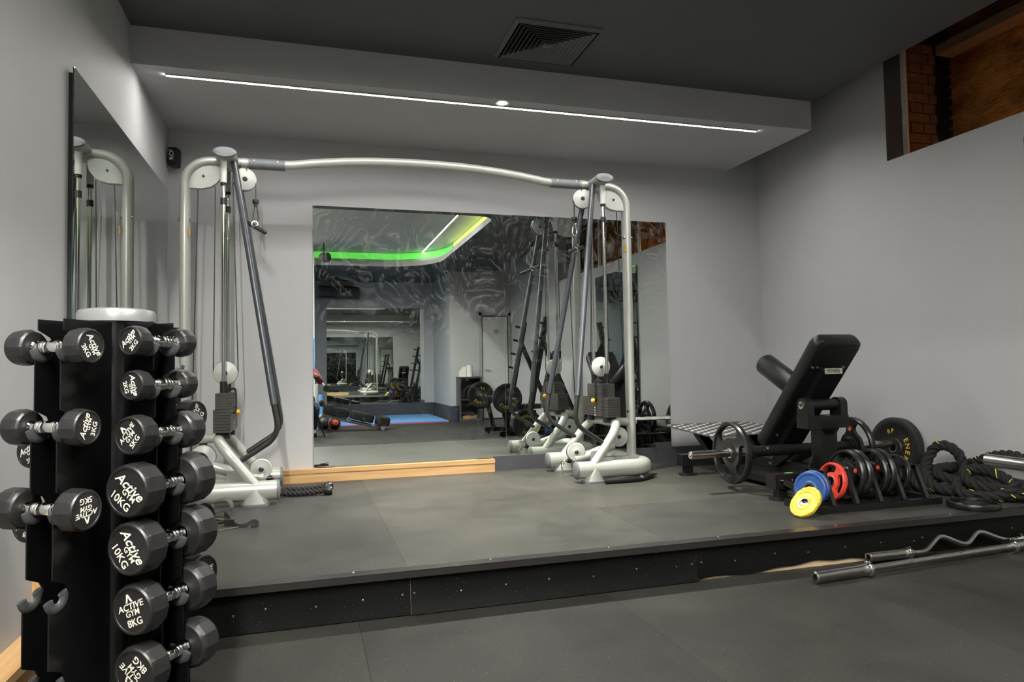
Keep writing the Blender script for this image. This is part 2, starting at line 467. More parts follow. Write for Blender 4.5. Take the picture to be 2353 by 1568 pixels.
for sh, lst in ((s1, (.19, .43, .673, .789, .975, 1.156, 1.313)), (s2, (1.361, 1.556, 1.75, 1.944, 2.15, 2.36, 2.56, 2.64)),
                (s3, (2.69, 2.87, 3.09, 3.28, 3.5, 3.72, 3.93, 3.985, 4.09, 4.34, 4.6, 4.8))):
    for i, x in enumerate(lst): screw((x, YP - .0055 - .0, .078 + .007 * sin(i * 2.3 + x)), (0, -1, 0), sh)
t1 = MB().bb((0, YP - .028, PZ - .026), (W, YP - .022, PZ + .002)).bb((0, YP - .028, PZ - .001), (W, YP + .035, PZ + .003)).build('trim_1', 'nosing', smooth=0); struct(t1)
for x in (.55, 1.12, 1.69, 2.24, 2.80, 3.47, 4.2): screw((x, YP + .018, PZ + .003), (0, 0, 1), t1, .007)

# walls
struct(MB().bb((-.1, 0, -.1), (W + .1, .1, ZT)).build('wall_back', 'wall', smooth=0))
struct(MB().bb((-.1, YF - .1, -.1), (0, 0, ZT)).build('wall_left', 'wall', smooth=0))
WY0, WY1, WZ0, WZ1 = -1.471, -5.3, 2.437, 3.30
mb = MB(); T = .15
mb.bb((W, YF, -.1), (W + T, WY1, ZT)).bb((W, WY0, -.1), (W + T, .1, ZT)).bb((W, WY1, -.1), (W + T, WY0, WZ0)).bb((W, WY1, WZ1), (W + T, WY0, ZT))
struct(mb.build('wall_right', 'wall', smooth=0))
XB = 1.08; YB = -7.30; XC = 3.69; YD = -8.15
struct(MB().bb((0, YF, -.1), (XB, YB, ZT)).build('wall_left_block', 'wall', smooth=0))
struct(MB().bb((0, YF - .1, -.1), (W + .1, YF, ZT)).build('wall_far', 'wall', smooth=0))
struct(MB().bb((XC, YF, -.1), (W + .1, YD, ZT)).build('wall_door_side', 'wall', smooth=0))
# ceiling with the raised panel opening
def rec_loop(off):
    x0, x1, y0, y1 = .45, 3.31 + off, -7.72 - off, -3.2 + off; x0 -= off
    pts = []
    def arc(cx, cy, r, a0, a1, n=14): return [(cx + r * cos(radians(a0 + (a1 - a0) * i / n)), cy + r * sin(radians(a0 + (a1 - a0) * i / n))) for i in range(n + 1)]
    r = 1.0 + off
    pts += arc(x1 - r, y0 + r, r, 270, 360)
    r2 = .25 + off; pts += arc(x1 - r2, y1 - r2, r2, 0, 90, 6); pts += arc(x0 + r2, y1 - r2, r2, 90, 180, 6); pts += arc(x0 + r2, y0 + r2, r2, 180, 270, 6)
    return pts
def fill_holes(outer, holes, z):
    bm = bmesh.new(); es = []
    for lp in [outer] + holes:
        vs = [bm.verts.new((p[0], p[1], z)) for p in lp]
        es += [bm.edges.new((vs[i], vs[(i + 1) % len(vs)])) for i in range(len(vs))]
    bmesh.ops.triangle_fill(bm, use_beauty=True, use_dissolve=False, edges=es, normal=(0, 0, 1))
    bm.verts.index_update()
    v = [tuple(q.co) for q in bm.verts]; f = [tuple(q.index for q in fc.verts) for fc in bm.faces]; bm.free()
    return v, f
lo = rec_loop(0); hi = rec_loop(.15)
v, f = fill_holes([(0, YF), (XCE, YF), (XCE, 0), (0, 0)], [lo], ZC)
mb = MB().add(v, f)
mb.add([(XCE, YF, ZC), (XCE, 0, ZC), (XCE, 0, ZT), (XCE, YF, ZT)], [(0, 1, 2, 3)])
struct(mb.build('ceiling', 'ceiling_shaded', smooth=0))
struct(MB().bb((XCE, YF, ZT), (W + .1, 0, ZT + .05)).build('ceiling_slot', 'ceiling_shaded', smooth=0))
mb = MB(); n = len(lo); LZ = ZC + .085
mb.add([(p[0], p[1], ZC - .001) for p in lo] + [(p[0], p[1], LZ) for p in lo], [(i, (i + 1) % n, n + (i + 1) % n, n + i) for i in range(n)])
mb.add([(p[0], p[1], LZ) for p in lo] + [(p[0], p[1], LZ) for p in hi] + [(p[0], p[1], ZR) for p in hi],
       [(i, (i + 1) % n, n + (i + 1) % n, n + i) for i in range(n)] + [(n + i, n + (i + 1) % n, 2 * n + (i + 1) % n, 2 * n + i) for i in range(n)])
mb.add([(p[0], p[1], ZR) for p in hi], [tuple(range(n))])
struct(mb.build('ceiling_recess', 'ceiling_white', smooth=30))
gl = rec_loop(.146)
def cove_band(pts, mname, label):  # glowing band put in for the cove wall lit by hidden LEDs
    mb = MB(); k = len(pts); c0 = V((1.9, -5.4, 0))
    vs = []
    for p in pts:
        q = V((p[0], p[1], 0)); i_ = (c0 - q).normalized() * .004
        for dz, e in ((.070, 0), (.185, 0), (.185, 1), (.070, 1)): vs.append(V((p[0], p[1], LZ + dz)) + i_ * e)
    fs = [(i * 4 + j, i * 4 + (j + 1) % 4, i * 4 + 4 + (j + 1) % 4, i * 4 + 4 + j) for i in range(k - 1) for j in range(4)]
    tag(mb.add(vs, fs).build('cove_glow_band', mname, smooth=0), label, 'light strip')
cove_band([(3.31 + .146 - .0, -3.5), (3.31 + .146, -5.0), (3.31 + .146, -6.55)], 'glow_lime', 'yellow green glow band standing for the light on the straight cove wall')
cove_band([(3.31 + .146, -6.56)] + gl[14::-1] + [(1.5, -7.72 - .146), (1.09, -7.72 - .146)], 'glow_green', 'green glow band standing for the light on the rounded cove wall')
# soffit over the mirror wall
struct(MB().bb((0, -1.126, ZS), (XCE, 0, ZC)).build('ceiling_soffit', 'wall', smooth=0))
st = thing('ceiling_strip_light', (.166, -1.014, ZS), 'long white strip light running along the soffit above the cable machine', 'strip light')
MB().bb((.160, -1.027, ZS - .009), (4.205, -1.0245, ZS)).bb((.160, -1.0035, ZS - .009), (4.205, -1.001, ZS)).build('channel', 'frame_grey', st, smooth=0)
MB().bb((.166, -1.0243, ZS - .0065), (4.199, -1.0037, ZS - .001)).build('diffuser', 'led_white', st, smooth=0)
for sx_, lab_ in ((3.065, 'white strip light on the raised ceiling beside the yellow green cove'), (.53, 'white strip light on the raised ceiling above the dumbbell tower side')):
    st = thing('ceiling_strip_light', (sx_, -7.6, ZR), lab_, 'strip light')
    y1_ = -7.1 if sx_ < 1 else -7.6
    MB().bb((sx_ - .012, y1_ - .02, ZR - .012), (sx_ - .0095, -4.28, ZR)).bb((sx_ + .0095, y1_ - .02, ZR - .012), (sx_ + .012, -4.28, ZR)).build('channel', 'white_paint', st, smooth=0)
    MB().bb((sx_ - .009, y1_, ZR - .009), (sx_ + .009, -4.3, ZR - .003)).build('diffuser', 'led_room' if sx_ > 1 else 'led_room_side', st, smooth=0)
st = thing('ceiling_strip_light', (1.84, -4.25, ZR), 'white strip light across the raised ceiling facing the mirror wall', 'strip light')
MB().bb((.56, -4.272, ZR - .012), (3.076, -4.2695, ZR)).bb((.56, -4.2505, ZR - .012), (3.076, -4.248, ZR)).build('channel', 'white_paint', st, smooth=0)
MB().bb((.56, -4.269, ZR - .009), (3.076, -4.251, ZR - .003)).build('diffuser', 'led_room', st, smooth=0)
sp = thing('ceiling_spotlight', (2.193, -1.075, ZS), 'small round spotlight in the soffit beside the long strip', 'spotlight')
MB().lathe((2.193, -1.078, ZS), (0, 0, -1), [(.050, 0), (.050, .004), (.043, .007), (.033, .003), (.033, 0)], 28).build('trim_ring', 'white_paint', sp)
MB().lathe((2.193, -1.078, ZS - .001), (0, 0, -1), [(.032, 0), (.02, .003), (0, .004)], 24).build('lamp', 'spot_white', sp)
ld = bpy.data.lights.new('spot_beam', 'SPOT'); ld.energy = 760; ld.color = (1, .96, .86); ld.spot_size = radians(95); ld.spot_blend = .9; ld.shadow_soft_size = .03
so = bpy.data.objects.new('spot_beam', ld); COL.objects.link(so); so.location = (2.193, -1.078, ZS - .012)
# ceiling vents
def vent(cx, cy, w, h, label, n=8):
    t = thing('ceiling_vent', (cx, cy, ZC), label, 'air vent', 'square ceiling vents')
    MB().bb((cx - w / 2 + .02, cy - h / 2 + .02, ZC - .004), (cx + w / 2 - .02, cy + h / 2 - .02, ZC - .001)).build('back_plate', 'black_plastic', t, smooth=0)
    def ring(a, b, za, zb, nm):
        m = MB(); vs = []
        for k, z in ((a, za), (b, zb)):
            vs += [(cx + sx * w / 2 * k, cy + sy * h / 2 * k, z) for sx, sy in ((-1, -1), (1, -1), (1, 1), (-1, 1))]
        vs += [(x, y, z + .0025) for x, y, z in vs]
        fs = [(i, (i + 1) % 4, 4 + (i + 1) % 4, 4 + i) for i in range(4)] + [(8 + i, 12 + i, 12 + (i + 1) % 4, 8 + (i + 1) % 4) for i in range(4)]
        fs += [(i, 8 + i, 8 + (i + 1) % 4, (i + 1) % 4) for i in range(4)] + [(4 + i, 4 + (i + 1) % 4, 12 + (i + 1) % 4, 12 + i) for i in range(4)]
        m.add(vs, fs).build(nm, 'vent_grey', t, smooth=0)
    ring(1.0, .93, ZC - .004, ZC - .022, 'frame')
    for i in range(n):
        a = .88 - i * .79 / n; ring(a, a - .052, ZC - .024, ZC - .010, 'louvre')
    ring(.10, .03, ZC - .024, ZC - .020, 'centre_plate')
vent(2.357, -1.515, .535, .49, 'dark square vent of nested louvres in the ceiling before the soffit')
vent(2.0, -8.75, .5, .45, 'dark square vent in the ceiling before the opposite mirror', 6)
vent(3.9, -6.35, .5, .45, 'dark square vent in the ceiling near the toilet door', 6)
# baseboards and wooden ledges
struct(MB().bb((2.377, -.022, PZ), (W - .022, 0, PZ + .115)).build('baseboard_back', 'baseboard', smooth=0))
struct(MB().bb((W - .022, YP, PZ), (W, 0, PZ + .115)).build('baseboard_right', 'baseboard', smooth=0))
mb = MB().bb((XB, YF, 0), (XC, YF + .025, .285)).bb((XC - .025, YF + .025, 0), (XC, YD, .285)).bb((XC - .025, YD, 0), (4.26, YD + .025, .285)).bb((XB, YF + .025, 0), (XB + .025, YB, .285)).bb((.02, YB, 0), (XB + .025, YB + .025, .285))
struct(mb.build('baseboard_far', 'baseboard', smooth=0))
lg = thing('trim_2', (1.2, -.03, PZ), '', ''); del lg['label']; del lg['category']; struct(lg)
MB().bb((.0, -.064, PZ + .068), (2.377, 0, PZ + .098)).build('top_board', 'wood', lg, smooth=0)
MB().bb((.0, -.060, PZ), (2.375, -.02, PZ + .0675)).build('front_board', 'wood', lg, smooth=0)
lg = thing('trim_3', (.03, -1.3, PZ), '', ''); del lg['label']; del lg['category']; struct(lg)
MB().bb((0, YP + .03, PZ + .06), (.06, -.066, PZ + .094)).build('top_board', 'wood_y', lg, smooth=0)
MB().bb((0, YP + .03, PZ), (.056, -.066, PZ + .0595)).build('front_board', 'wood_y', lg, smooth=0)
lg = thing('trim_4', (.05, -3.6, 0), '', ''); del lg['label']; del lg['category']; struct(lg)
MB().bb((0, -5.2, .075), (.10, YP - .05, .105)).build('top_board', 'wood_y', lg, smooth=0)
MB().bb((0, -5.2, 0), (.085, YP - .05, .0745)).build('front_board', 'wood_y', lg, smooth=0)

# mirrors
def mirror(lo_, hi_, axis, sgn, label, m='mirror', group=None):
    lo_, hi_ = V(lo_), V(hi_)
    mb = MB().bb(lo_, hi_)
    ctr = (lo_ + hi_) / 2
    for i, fc in enumerate(mb.f):
        c = sum((mb.v[q] for q in fc), V((0, 0, 0))) / 4
        mb.m[i] = 0 if abs(c[axis] - (hi_ if sgn > 0 else lo_)[axis]) < 1e-5 else 1
    return tag(mb.build('wall_mirror', [m, 'glass_edge'], smooth=0), label, 'mirror', group)
MZ0, MZ1 = PZ + .105, PZ + 2.078
mirror((.993, -.008, MZ0), (2.4885, -.003, MZ1), 1, -1, 'wide mirror panel standing on the wooden ledge of the grey wall')
mirror((2.4905, -.008, MZ0), (3.979, -.003, MZ1), 1, -1, 'wide mirror panel above the dark baseboard behind the weight stack')
mirror((.020, -2.182, MZ0), (.025, -.170, PZ + 2.10), 0, 1, 'tall mirror on the side wall above the dumbbell tower', 'mirror_side')
bk = MB().bb((0.001, -2.165, MZ0 + .02), (.0195, -.19, PZ + 2.08)).build('mirror_gap_board', 'black_plastic', smooth=0)  # black board put in for the shadow gap behind the mirror
tag(bk, 'dark board standing for the shadow gap behind the side wall mirror', 'backing board')
mirror((1.36, YF + .003, .292), (3.475, YF + .008, 2.394), 1, 1, 'mirror on the opposite wall behind the blue exercise mat')
mirror((W - .025, -3.74, .292), (W - .020, -2.47, 2.28), 0, -1, 'mirror on the side wall beside the bench press station')
tag(MB().bb((W - .0195, -3.725, .31), (W - .001, -2.485, 2.26)).build('mirror_gap_board', 'black_plastic', smooth=0),
    'dark backing board behind the mirror by the bench press station', 'backing board')
for x in (1.08, 2.30):
    tag(MB().bb((x - .06, -.014, MZ0 - .006), (x + .06, -.0085, MZ0 + .004)).bb((x - .06, -.014, MZ0 - .006), (x + .06, 0, MZ0 - .0015)).build('mirror_clip', 'steel', smooth=0),
        'small steel clip at the mirror foot, at the %s end of the wooden ledge' % ('speaker corner' if x < 2 else 'dark baseboard'), 'clip', 'mirror clips')

# high window on the right wall
wn = thing('window_1', (W, -3.4, WZ0), '', ''); del wn['label']; del wn['category']; struct(wn)
MB().bb((W + .001, WY0 - .004, WZ0), (W + T, WY0 - .001, WZ1)).build('jamb', 'jamb', wn, smooth=0)
MB().bb((W + T, WY0 - .03, WZ0), (W + T + .03, WY0, WZ1)).build('frame', 'white_paint', wn, smooth=0)
for y in (-2.72, -4.0):
    MB().bb((W + T, y - .02, WZ0), (W + T + .03, y + .02, WZ1)).build('mullion', 'white_paint', wn, smooth=0)
    MB().cyl((W + T + .05, y - .045, WZ0), (W + T + .05, y - .045, WZ1), .012).build('orange_rod', 'orange_rod', wn)  # orange rod standing in for the warm light on the mullion
MB().bb((W + T + .010, WY1, WZ0), (W + T + .014, WY0 - .03, WZ1)).build('pane', 'window_glass', wn, smooth=0)
bw = MB().bb((W + T + .03, WY0 + .012, WZ0 - .3), (W + .62, WY0 + .1, ZT)).build('wall_brick', 'mortar', smooth=0); struct(bw)
random.seed(4)
bm_ = {}
for r in range(13):
    z = WZ0 - .06 + r * .075; x = W + T + .034 - (.0 if r % 2 else .055)
    while x < W + .50:
        x0, x1 = max(x, W + T + .034), min(x + .115 if r % 2 == 0 else x + .24, W + .50)
        if x1 - x0 > .02:
            d_ = random.uniform(0, .004)
            MB().bb((x0, WY0 + .002 + d_, z), (x1 - .010, WY0 + .02, z + .064)).build('brick', 'brick', bw, smooth=0)
        x = (x + .115 if r % 2 == 0 else x + .24) + .002
pts = [(-1.60, WZ0 - .35)]
k = 0
z = WZ0 - .3
while z < 3.5:
    pts += [(-1.62, z), (-1.585, z + .006), (-1.62, z + .02)]; z += .075
pts += [(-1.62, 3.55), (-5.6, 3.55), (-5.6, WZ0 - .35)]
cp = MB().prism(pts, (W + .46, 0, 0), (0, 1, 0), (0, 0, 1), .008).build('copper_panel', 'copper_sheet', smooth=0)
tag(cp, 'mottled copper coloured sheet with a jagged edge outside the high window', 'panel')
tag(MB().bb((W + .30, -5.6, 3.17), (W + .45, -1.64, 3.24)).build('lintel_board', 'lintel_wood', smooth=0), 'brown wooden board above the copper sheet outside the window', 'board')
struct(MB().bb((W + T, WY1 - .5, WZ0 - .4), (W + .62, WY0 + .1, WZ0 - .35)).bb((W + .60, WY1 - .5, WZ0 - .4), (W + .62, WY0 + .1, ZT)).bb((W + T, WY1 - .5, ZT - .02), (W + .62, WY0 + .1, ZT)).build('wall_outer', 'mortar', smooth=0))
lm = thing('outdoor_wall_lamp', (W + .24, -2.6, WZ0 - .34), 'small warm lamp below the high window outside', 'lamp')
MB().cyl((W + .27, -2.6, WZ0 - .345), (W + .27, -2.6, WZ0 - .30), .03).build('base', 'black_metal', lm)
MB().sphere((W + .27, -2.6, WZ0 - .27), .03, 12).build('bulb', 'bulb_warm', lm)
ld = bpy.data.lights.new('lamp_glow', 'POINT'); ld.energy = 5; ld.color = (1, .55, .22); ld.shadow_soft_size = .04
lo_ = bpy.data.objects.new('lamp_glow', ld); COL.objects.link(lo_); lo_.location = (W + .27, -2.6, WZ0 - .17)

# loudspeaker in the corner
ws = thing('wall_speaker', (.05, -.08, PZ + 2.29), 'small black wall speaker high in the corner', 'speaker')
Rz = M.Rotation(radians(-18), 3, 'Z')
cc = V((.052, -.075, PZ + 2.354))
prof = [(.046, -.064), (.052, -.05), (.053, .05), (.046, .064)]
mb = MB(); pts = [(-.026, -.04), (.026, -.04), (.031, -.02), (.026, .04), (-.026, .04), (-.031, -.02)]
vs = []
for s_, z_ in ((.86, -.066), (.97, -.055), (1.0, 0), (1.0, .05), (.93, .066)):
    vs += [cc + Rz @ V((p[0] * s_, p[1] * s_, z_)) for p in pts]
fs = [(k * 6 + i, k * 6 + (i + 1) % 6, k * 6 + 6 + (i + 1) % 6, k * 6 + 6 + i) for k in range(4) for i in range(6)] + [(5, 4, 3, 2, 1, 0), tuple(range(24, 30))]
mb.add(vs, fs).build('cabinet', 'black_plastic', ws)
MB().text('RCF', .042, cc + Rz @ V((0, -.0412, .012)), Rz @ V((0, 0, 1)), Rz @ V((-1, 0, 0))).build('lettering', 'ink', ws, smooth=0)
MB().bb((.0, -.04, PZ + 2.33), (.03, -.02, PZ + 2.37)).build('bracket', 'black_metal', ws, smooth=0)

# ------------------------------------------------------------------ cable crossover machine
XM = 1.766; CY = -.53
cm = thing('cable_crossover_machine', (XM, CY, PZ), 'silver cable crossover machine with two weight stacks and an arched top bar', 'gym machine')
def pulley(c, axis, r, w, parent, name, hub=.014):
    c = V(c); a = V(axis).normalized(); h = w / 2
    o = MB().lathe(c, a, [(hub, -h - .002), (hub + .004, -h), (r * .9, -h), (r, -h + .006), (r, -.006), (r * .93, -.003), (r * .93, .003), (r, .006), (r, h - .006), (r * .9, h), (hub + .004, h), (hub, h + .002)], 36).build(name, 'silver_light', parent)
    MB().lathe(c, a, [(0, -h - .007), (hub * .55, -h - .007), (hub, -h - .001), (hub, h + .001), (hub * .55, h + .007), (0, h + .007)], 14).build('hub_bolt', 'dark_tube', o)
    MB().lathe(c, a, [(r * .95, -.010), (r * 1.02, -.008), (r * 1.02, .008), (r * .95, .010)], 36, closed=True).build('rim', 'black_plastic', o)
    return o
def arc_pts(c, r, a0, a1, n): return [(c[0] + r * cos(radians(a0 + (a1 - a0) * i / n)), c[1] + r * sin(radians(a0 + (a1 - a0) * i / n))) for i in range(n + 1)]
def tower(sd):
    def P(h, y, z): return V((XM + sd * h, y, PZ + z))
    # base
    path = [P(1.0, -.83, .088), P(1.575, -.83, .088), P(1.575, -.23, .088), P(1.0, -.23, .088)]
    base = MB().tube(fillet(path, .13, 8), .050, 18, ry=.060, upv=(0, 0, 1)).build('base_tube', 'silver', cm)
    for y in (-.83, -.23):
        mb = MB(); x, yy, d_ = basis(V((-sd, 0, 0)), (0, 0, 1)); vs = []
        for k, h in ((1.05, 0), (1.05, .010), (.9, .017), (.5, .020), (.01, .021)):
            vs += [P(1.002, y, .088) + d_ * h + x * (.050 * k * cos(2 * pi * j / 20)) + yy * (.060 * k * sin(2 * pi * j / 20)) for j in range(20)]
        mb.add(vs, [(i * 20 + j, i * 20 + (j + 1) % 20, i * 20 + 20 + (j + 1) % 20, i * 20 + 20 + j) for i in range(4) for j in range(20)]).build('end_cap', 'grey_cap', cm)
        ft = MB(); vs = []
        for (rx, ry_, z) in ((.078, .058, .012), (.074, .056, .03), (.064, .054, .060), (.046, .052, .084), (.024, .05, .100)):
            vs += [P(1.125, y, z) + V((rx * cos(2 * pi * j / 20), ry_ * 1.04 * sin(2 * pi * j / 20), 0)) for j in range(20)]
        fo = ft.add(vs, [(i * 20 + j, i * 20 + (j + 1) % 20, i * 20 + 20 + (j + 1) % 20, i * 20 + 20 + j) for i in range(4) for j in range(20)] + [tuple(range(80, 100))]).build('foot', 'silver', cm)
        MB().prism(rrect(.176, .136, .06, 6), P(1.125, y, .007), (1, 0, 0), (0, 1, 0), .013).build('foot_pad', 'grey_cap', fo)
    fo = MB().cyl(P(1.575, -.53, .012), P(1.575, -.53, .05), .055, .045, 18).build('foot', 'silver', cm)
    MB().prism(rrect(.13, .14, .05, 5), P(1.575, -.53, .007), (1, 0, 0), (0, 1, 0), .013).build('foot_pad', 'grey_cap', fo)
    # upright with the bend
    up_ = [P(1.575, CY, .04), P(1.575, CY, 1.0), P(1.575, CY, 2.05)] + [P(a, CY, b) for a, b in arc_pts((1.415, 2.05), .16, 8, 90, 12)] + [P(1.29, CY, 2.212)]
    u = MB().tube(up_, .034, 20, ry=.046, upv=(0, 1, 0) if False else None).build('upright', 'silver', cm)
    for z in (1.815, .47):
        for s_ in (-1, 1): MB().lathe(P(1.575 + s_ * .033, CY - .02, z), (s_ * sd, 0, 0), [(.013, -.006), (.013, .003), (.008, .007), (0, .008)], 12).build('bolt', 'chrome', u)
    MB().box(P(1.575 - .034, CY - .035, 1.73), (.004, .028, .05)).build('warning_label', 'pin_yellow', u, smooth=0)
    # inverted-U brace, stub, centre arm
    br = [P(1.13, -.83, .12), P(1.30, -.81, .335), P(1.352, -.745, .402), P(1.352, -.66, .408), P(1.352, -.40, .408), P(1.352, -.315, .402), P(1.30, -.25, .335), P(1.13, -.23, .12)]
    MB().tube(fillet(br, .06, 6), .033, 18).build('brace_tube', 'silver', cm)
    MB().tube([P(1.36, CY, .400), P(1.60, CY, .388), P(1.622, CY, .386)], [.031, .031, .014], 16).build('support_bar', 'silver', cm)
    MB().tube([P(1.10, CY, .125), P(1.20, CY, .145), P(1.42, CY, .215)], .036, 16).build('centre_arm', 'silver', cm)
    MB().bev(P(1.27, CY, .13), (.10, .07, .11), .02, axis=1).build('arm_bracket', 'silver', cm)
    MB().bb(P(1.30, CY - .03, .06), P(1.575, CY + .03, .13)).build('arm_plate', 'silver', cm, smooth=0)
    # head
    mb = MB(); vs = []
    secs = ((-.715, .86), (-.705, 1.0), (-.60, 1.0), (-.46, .95), (-.37, .9), (-.36, .6))
    for y, k in secs:
        vs += [P(1.315 + .068 * k * cos(2 * pi * j / 24), y, 2.226 + .033 * k * sin(2 * pi * j / 24)) for j in range(24)]
    hd = mb.add(vs, [(i * 24 + j, i * 24 + (j + 1) % 24, i * 24 + 24 + (j + 1) % 24, i * 24 + 24 + j) for i in range(5) for j in range(24)] + [tuple(range(23, -1, -1)), tuple(range(120, 144))]).build('head_tube', 'silver', cm)
    vs = []
    for y, k in ((-.713, 1.04), (-.722, 1.04), (-.730, .9), (-.732, .4)):
        vs += [P(1.315 + .069 * k * cos(2 * pi * j / 24), y, 2.226 + .034 * k * sin(2 * pi * j / 24)) for j in range(24)]
    MB().add(vs, [(i * 24 + j, i * 24 + (j + 1) % 24, i * 24 + 24 + (j + 1) % 24, i * 24 + 24 + j) for i in range(3) for j in range(24)] + [tuple(range(72, 96))]).build('oval_cap', 'head_cap', hd)
    MB().cyl(P(1.315, CY, 2.165), P(1.315, CY, 2.215), .045, .06, 20).build('neck', 'silver', hd)
    # shroud
    top = arc_pts((1.415, 2.05), .132, 0, 90, 10)
    low = [(1.345, 2.185), (1.346, 2.15), (1.358, 2.105), (1.385, 2.065), (1.42, 2.04), (1.47, 2.027), (1.546, 2.027)]
    poly = [(sd * a, b) for a, b in top + low]
    if sd < 0: poly = poly[::-1]
    sh = MB().prism(poly, (XM, CY, PZ), (1, 0, 0), (0, 0, 1), .045).build('pulley_shroud', 'silver_light', cm)
    MB().cyl(P(1.462, CY - .022, 2.108), P(1.462, CY - .034, 2.108), .009, .007, 10).build('bolt', 'dark_tube', sh)
    # guide rods
    for y in (CY - .12, CY + .12):
        rd = MB().cyl(P(1.329, y, .43), P(1.329, y, 2.205), .0125, n=14).build('guide_rod', 'chrome', cm)
        MB().cyl(P(1.329, y, 2.045), P(1.329, y, 2.21), .021, n=16).build('rod_sleeve', 'silver_light', rd)
        MB().lathe(P(1.329, y, 2.025), (0, 0, 1), [(.012, 0), (.019, 0), (.019, .006), (.021, .007), (.021, .013), (.019, .014), (.021, .02), (.012, .021)], 14).build('rod_bush', 'black_plastic', rd)
        MB().cyl(P(1.329, y, 1.905), P(1.329, y, 1.945), .020, n=14).build('rod_collar', 'black_plastic', rd)
        MB().cyl(P(1.329, y, .692), P(1.329, y, .765), .022, n=14).build('rod_bearing', 'black_plastic', rd)
        MB().bev(P(1.329, y - (.03 if y < CY else -.03), .425), (.085, .075, .042), .015).build('stack_bumper', 'black_plastic', cm)
    # weight stack
    zz = .446
    for i in range(8):
        MB().bb(P(1.329 - .05, CY - .231, zz + i * .018), P(1.329 + .05, CY + .231, zz + i * .018 + .0160)).build('weight_plate', 'stack_grey', cm, smooth=0)
    zz = .446 + 8 * .018
    for i in range(6):
        MB().bb(P(1.329 - .048, CY - .148, zz + i * .0168), P(1.329 + .048, CY + .148, zz + i * .0168 + .0149)).build('weight_plate', 'stack_grey', cm, smooth=0)
    for i in range(14):
        z_ = .446 + i * .018 + .008 if i < 8 else zz + (i - 8) * .0168 + .0075
        MB().cyl(P(1.329 - .0505, CY - .03, z_), P(1.329 - .046, CY - .03, z_), .0045, n=8).build('pin_hole', 'black_plastic', cm)
        if i in (0, 1, 2, 3): MB().box(P(1.2785, CY, z_), (.001, .014, .010)).build('number_tag', 'ink', cm, smooth=0)
    # selector pin with coiled lanyard
    pz = .446 + 6.5 * .018
    pn = MB().cyl(P(1.28, CY - .03, pz), P(1.262, CY - .03, pz), .010, n=12).build('selector_pin', 'black_plastic', cm)
    MB().lathe(P(1.262, CY - .03, pz), (-sd, 0, 0), [(.012, 0), (.017, .003), (.017, .020), (.012, .024), (0, .025)], 16).build('pin_knob', 'pin_yellow', pn)
    cpath = smooth_path([P(1.31, CY - .05, .71), P(1.27, CY - .06, .715), P(1.262, CY - .055, .68), P(1.262, CY - .05, .62), P(1.266, CY - .04, pz + .01)], 8)
    coil = []
    ln = len(cpath)
    for i in range(ln * 6):
        t = i / 6; k = int(t); k2 = min(k + 1, ln - 1); p = cpath[k].lerp(cpath[k2], t - k)
        dd = (cpath[k2] - cpath[max(k - 1, 0)]); x, y_, _ = basis(dd if dd.length > 1e-6 else V((0, 0, 1)))
        coil.append(p + (x * cos(i * 1.15) + y_ * sin(i * 1.15)) * .0065)
    MB().tube(coil, .0018, 5).build('coiled_lanyard', 'black_plastic', pn)
    # pulleys
    pulley(P(1.329, CY, .818), (0, 1, 0), .075, .045, cm, 'stack_pulley')
    MB().bb(P(1.314, CY - .012, .69), P(1.344, CY + .012, .775)).build('stack_stem', 'black_plastic', cm, smooth=0)
    pulley(P(1.213, CY, 2.105), (sd * .25, 1, 0), .075, .045, cm, 'top_pulley', .016)
    MB().bb(P(1.195, CY - .02, 2.16), P(1.231, CY + .02, 2.205)).build('pulley_bracket', 'black_metal', cm, smooth=0)
    pulley(P(1.113, CY, .182), (sd * .12, 1, 0), .070, .05, cm, 'low_pulley', .016)
    pulley(P(1.463, CY, .280), (0, 1, 0), .076, .045, cm, 'rear_pulley', .016)
    MB().bb(P(1.44, CY - .008, .33), P(1.486, CY + .008, .39)).build('pulley_bracket', 'black_metal', cm, smooth=0)
    # cables
    def cable(pts): MB().tube(pts, .0036, 6).build('cable', 'black_plastic', cm)
    cable([P(1.404, CY, .82), P(1.392, CY, 2.05)])
    cable([P(1.253, CY, .82), P(1.285, CY, 2.08)])
    cable([P(1.497, CY, 2.02), P(1.537, CY, .30)])
    cable([P(1.45, CY, .205), P(1.16, CY, .13)])
    cable([P(1.143, CY, 2.10), P(1.143, CY, 1.97)])
    # low cable end with carabiner
    MB().lathe(P(1.06, CY, .118), (-sd, 0, 0), [(.008, -.02), (.016, -.018), (.018, .012), (.010, .016), (.006, .03)], 12).build('cable_stop', 'black_plastic', cm)
    MB().torus(P(1.005, CY, .105), (sd * .2, 1, 0), .012, .004, 16, 6).build('link_ring', 'chrome', cm)
    # curved guard tubes
    for y0, y1, ye in ((-.60, -.83, -.805), (-.46, -.23, -.255)):
        a = [P(1.287, y0, 2.245), P(1.005, y1, .53)]
        lowp = fillet([P(1.020, y1, .62), P(.985, y1, .42), P(1.225, ye, .265)], .16, 10)
        MB().tube([P(1.272, y0, 2.215), P(1.0185, y1 * .99 + y0 * .01, .615)], .021, 14).build('guard_tube', 'slate_tube', cm)
        MB().tube(lowp, .0165, 12).build('guard_tube_end', 'dark_tube', cm)
tower(-1); tower(1)
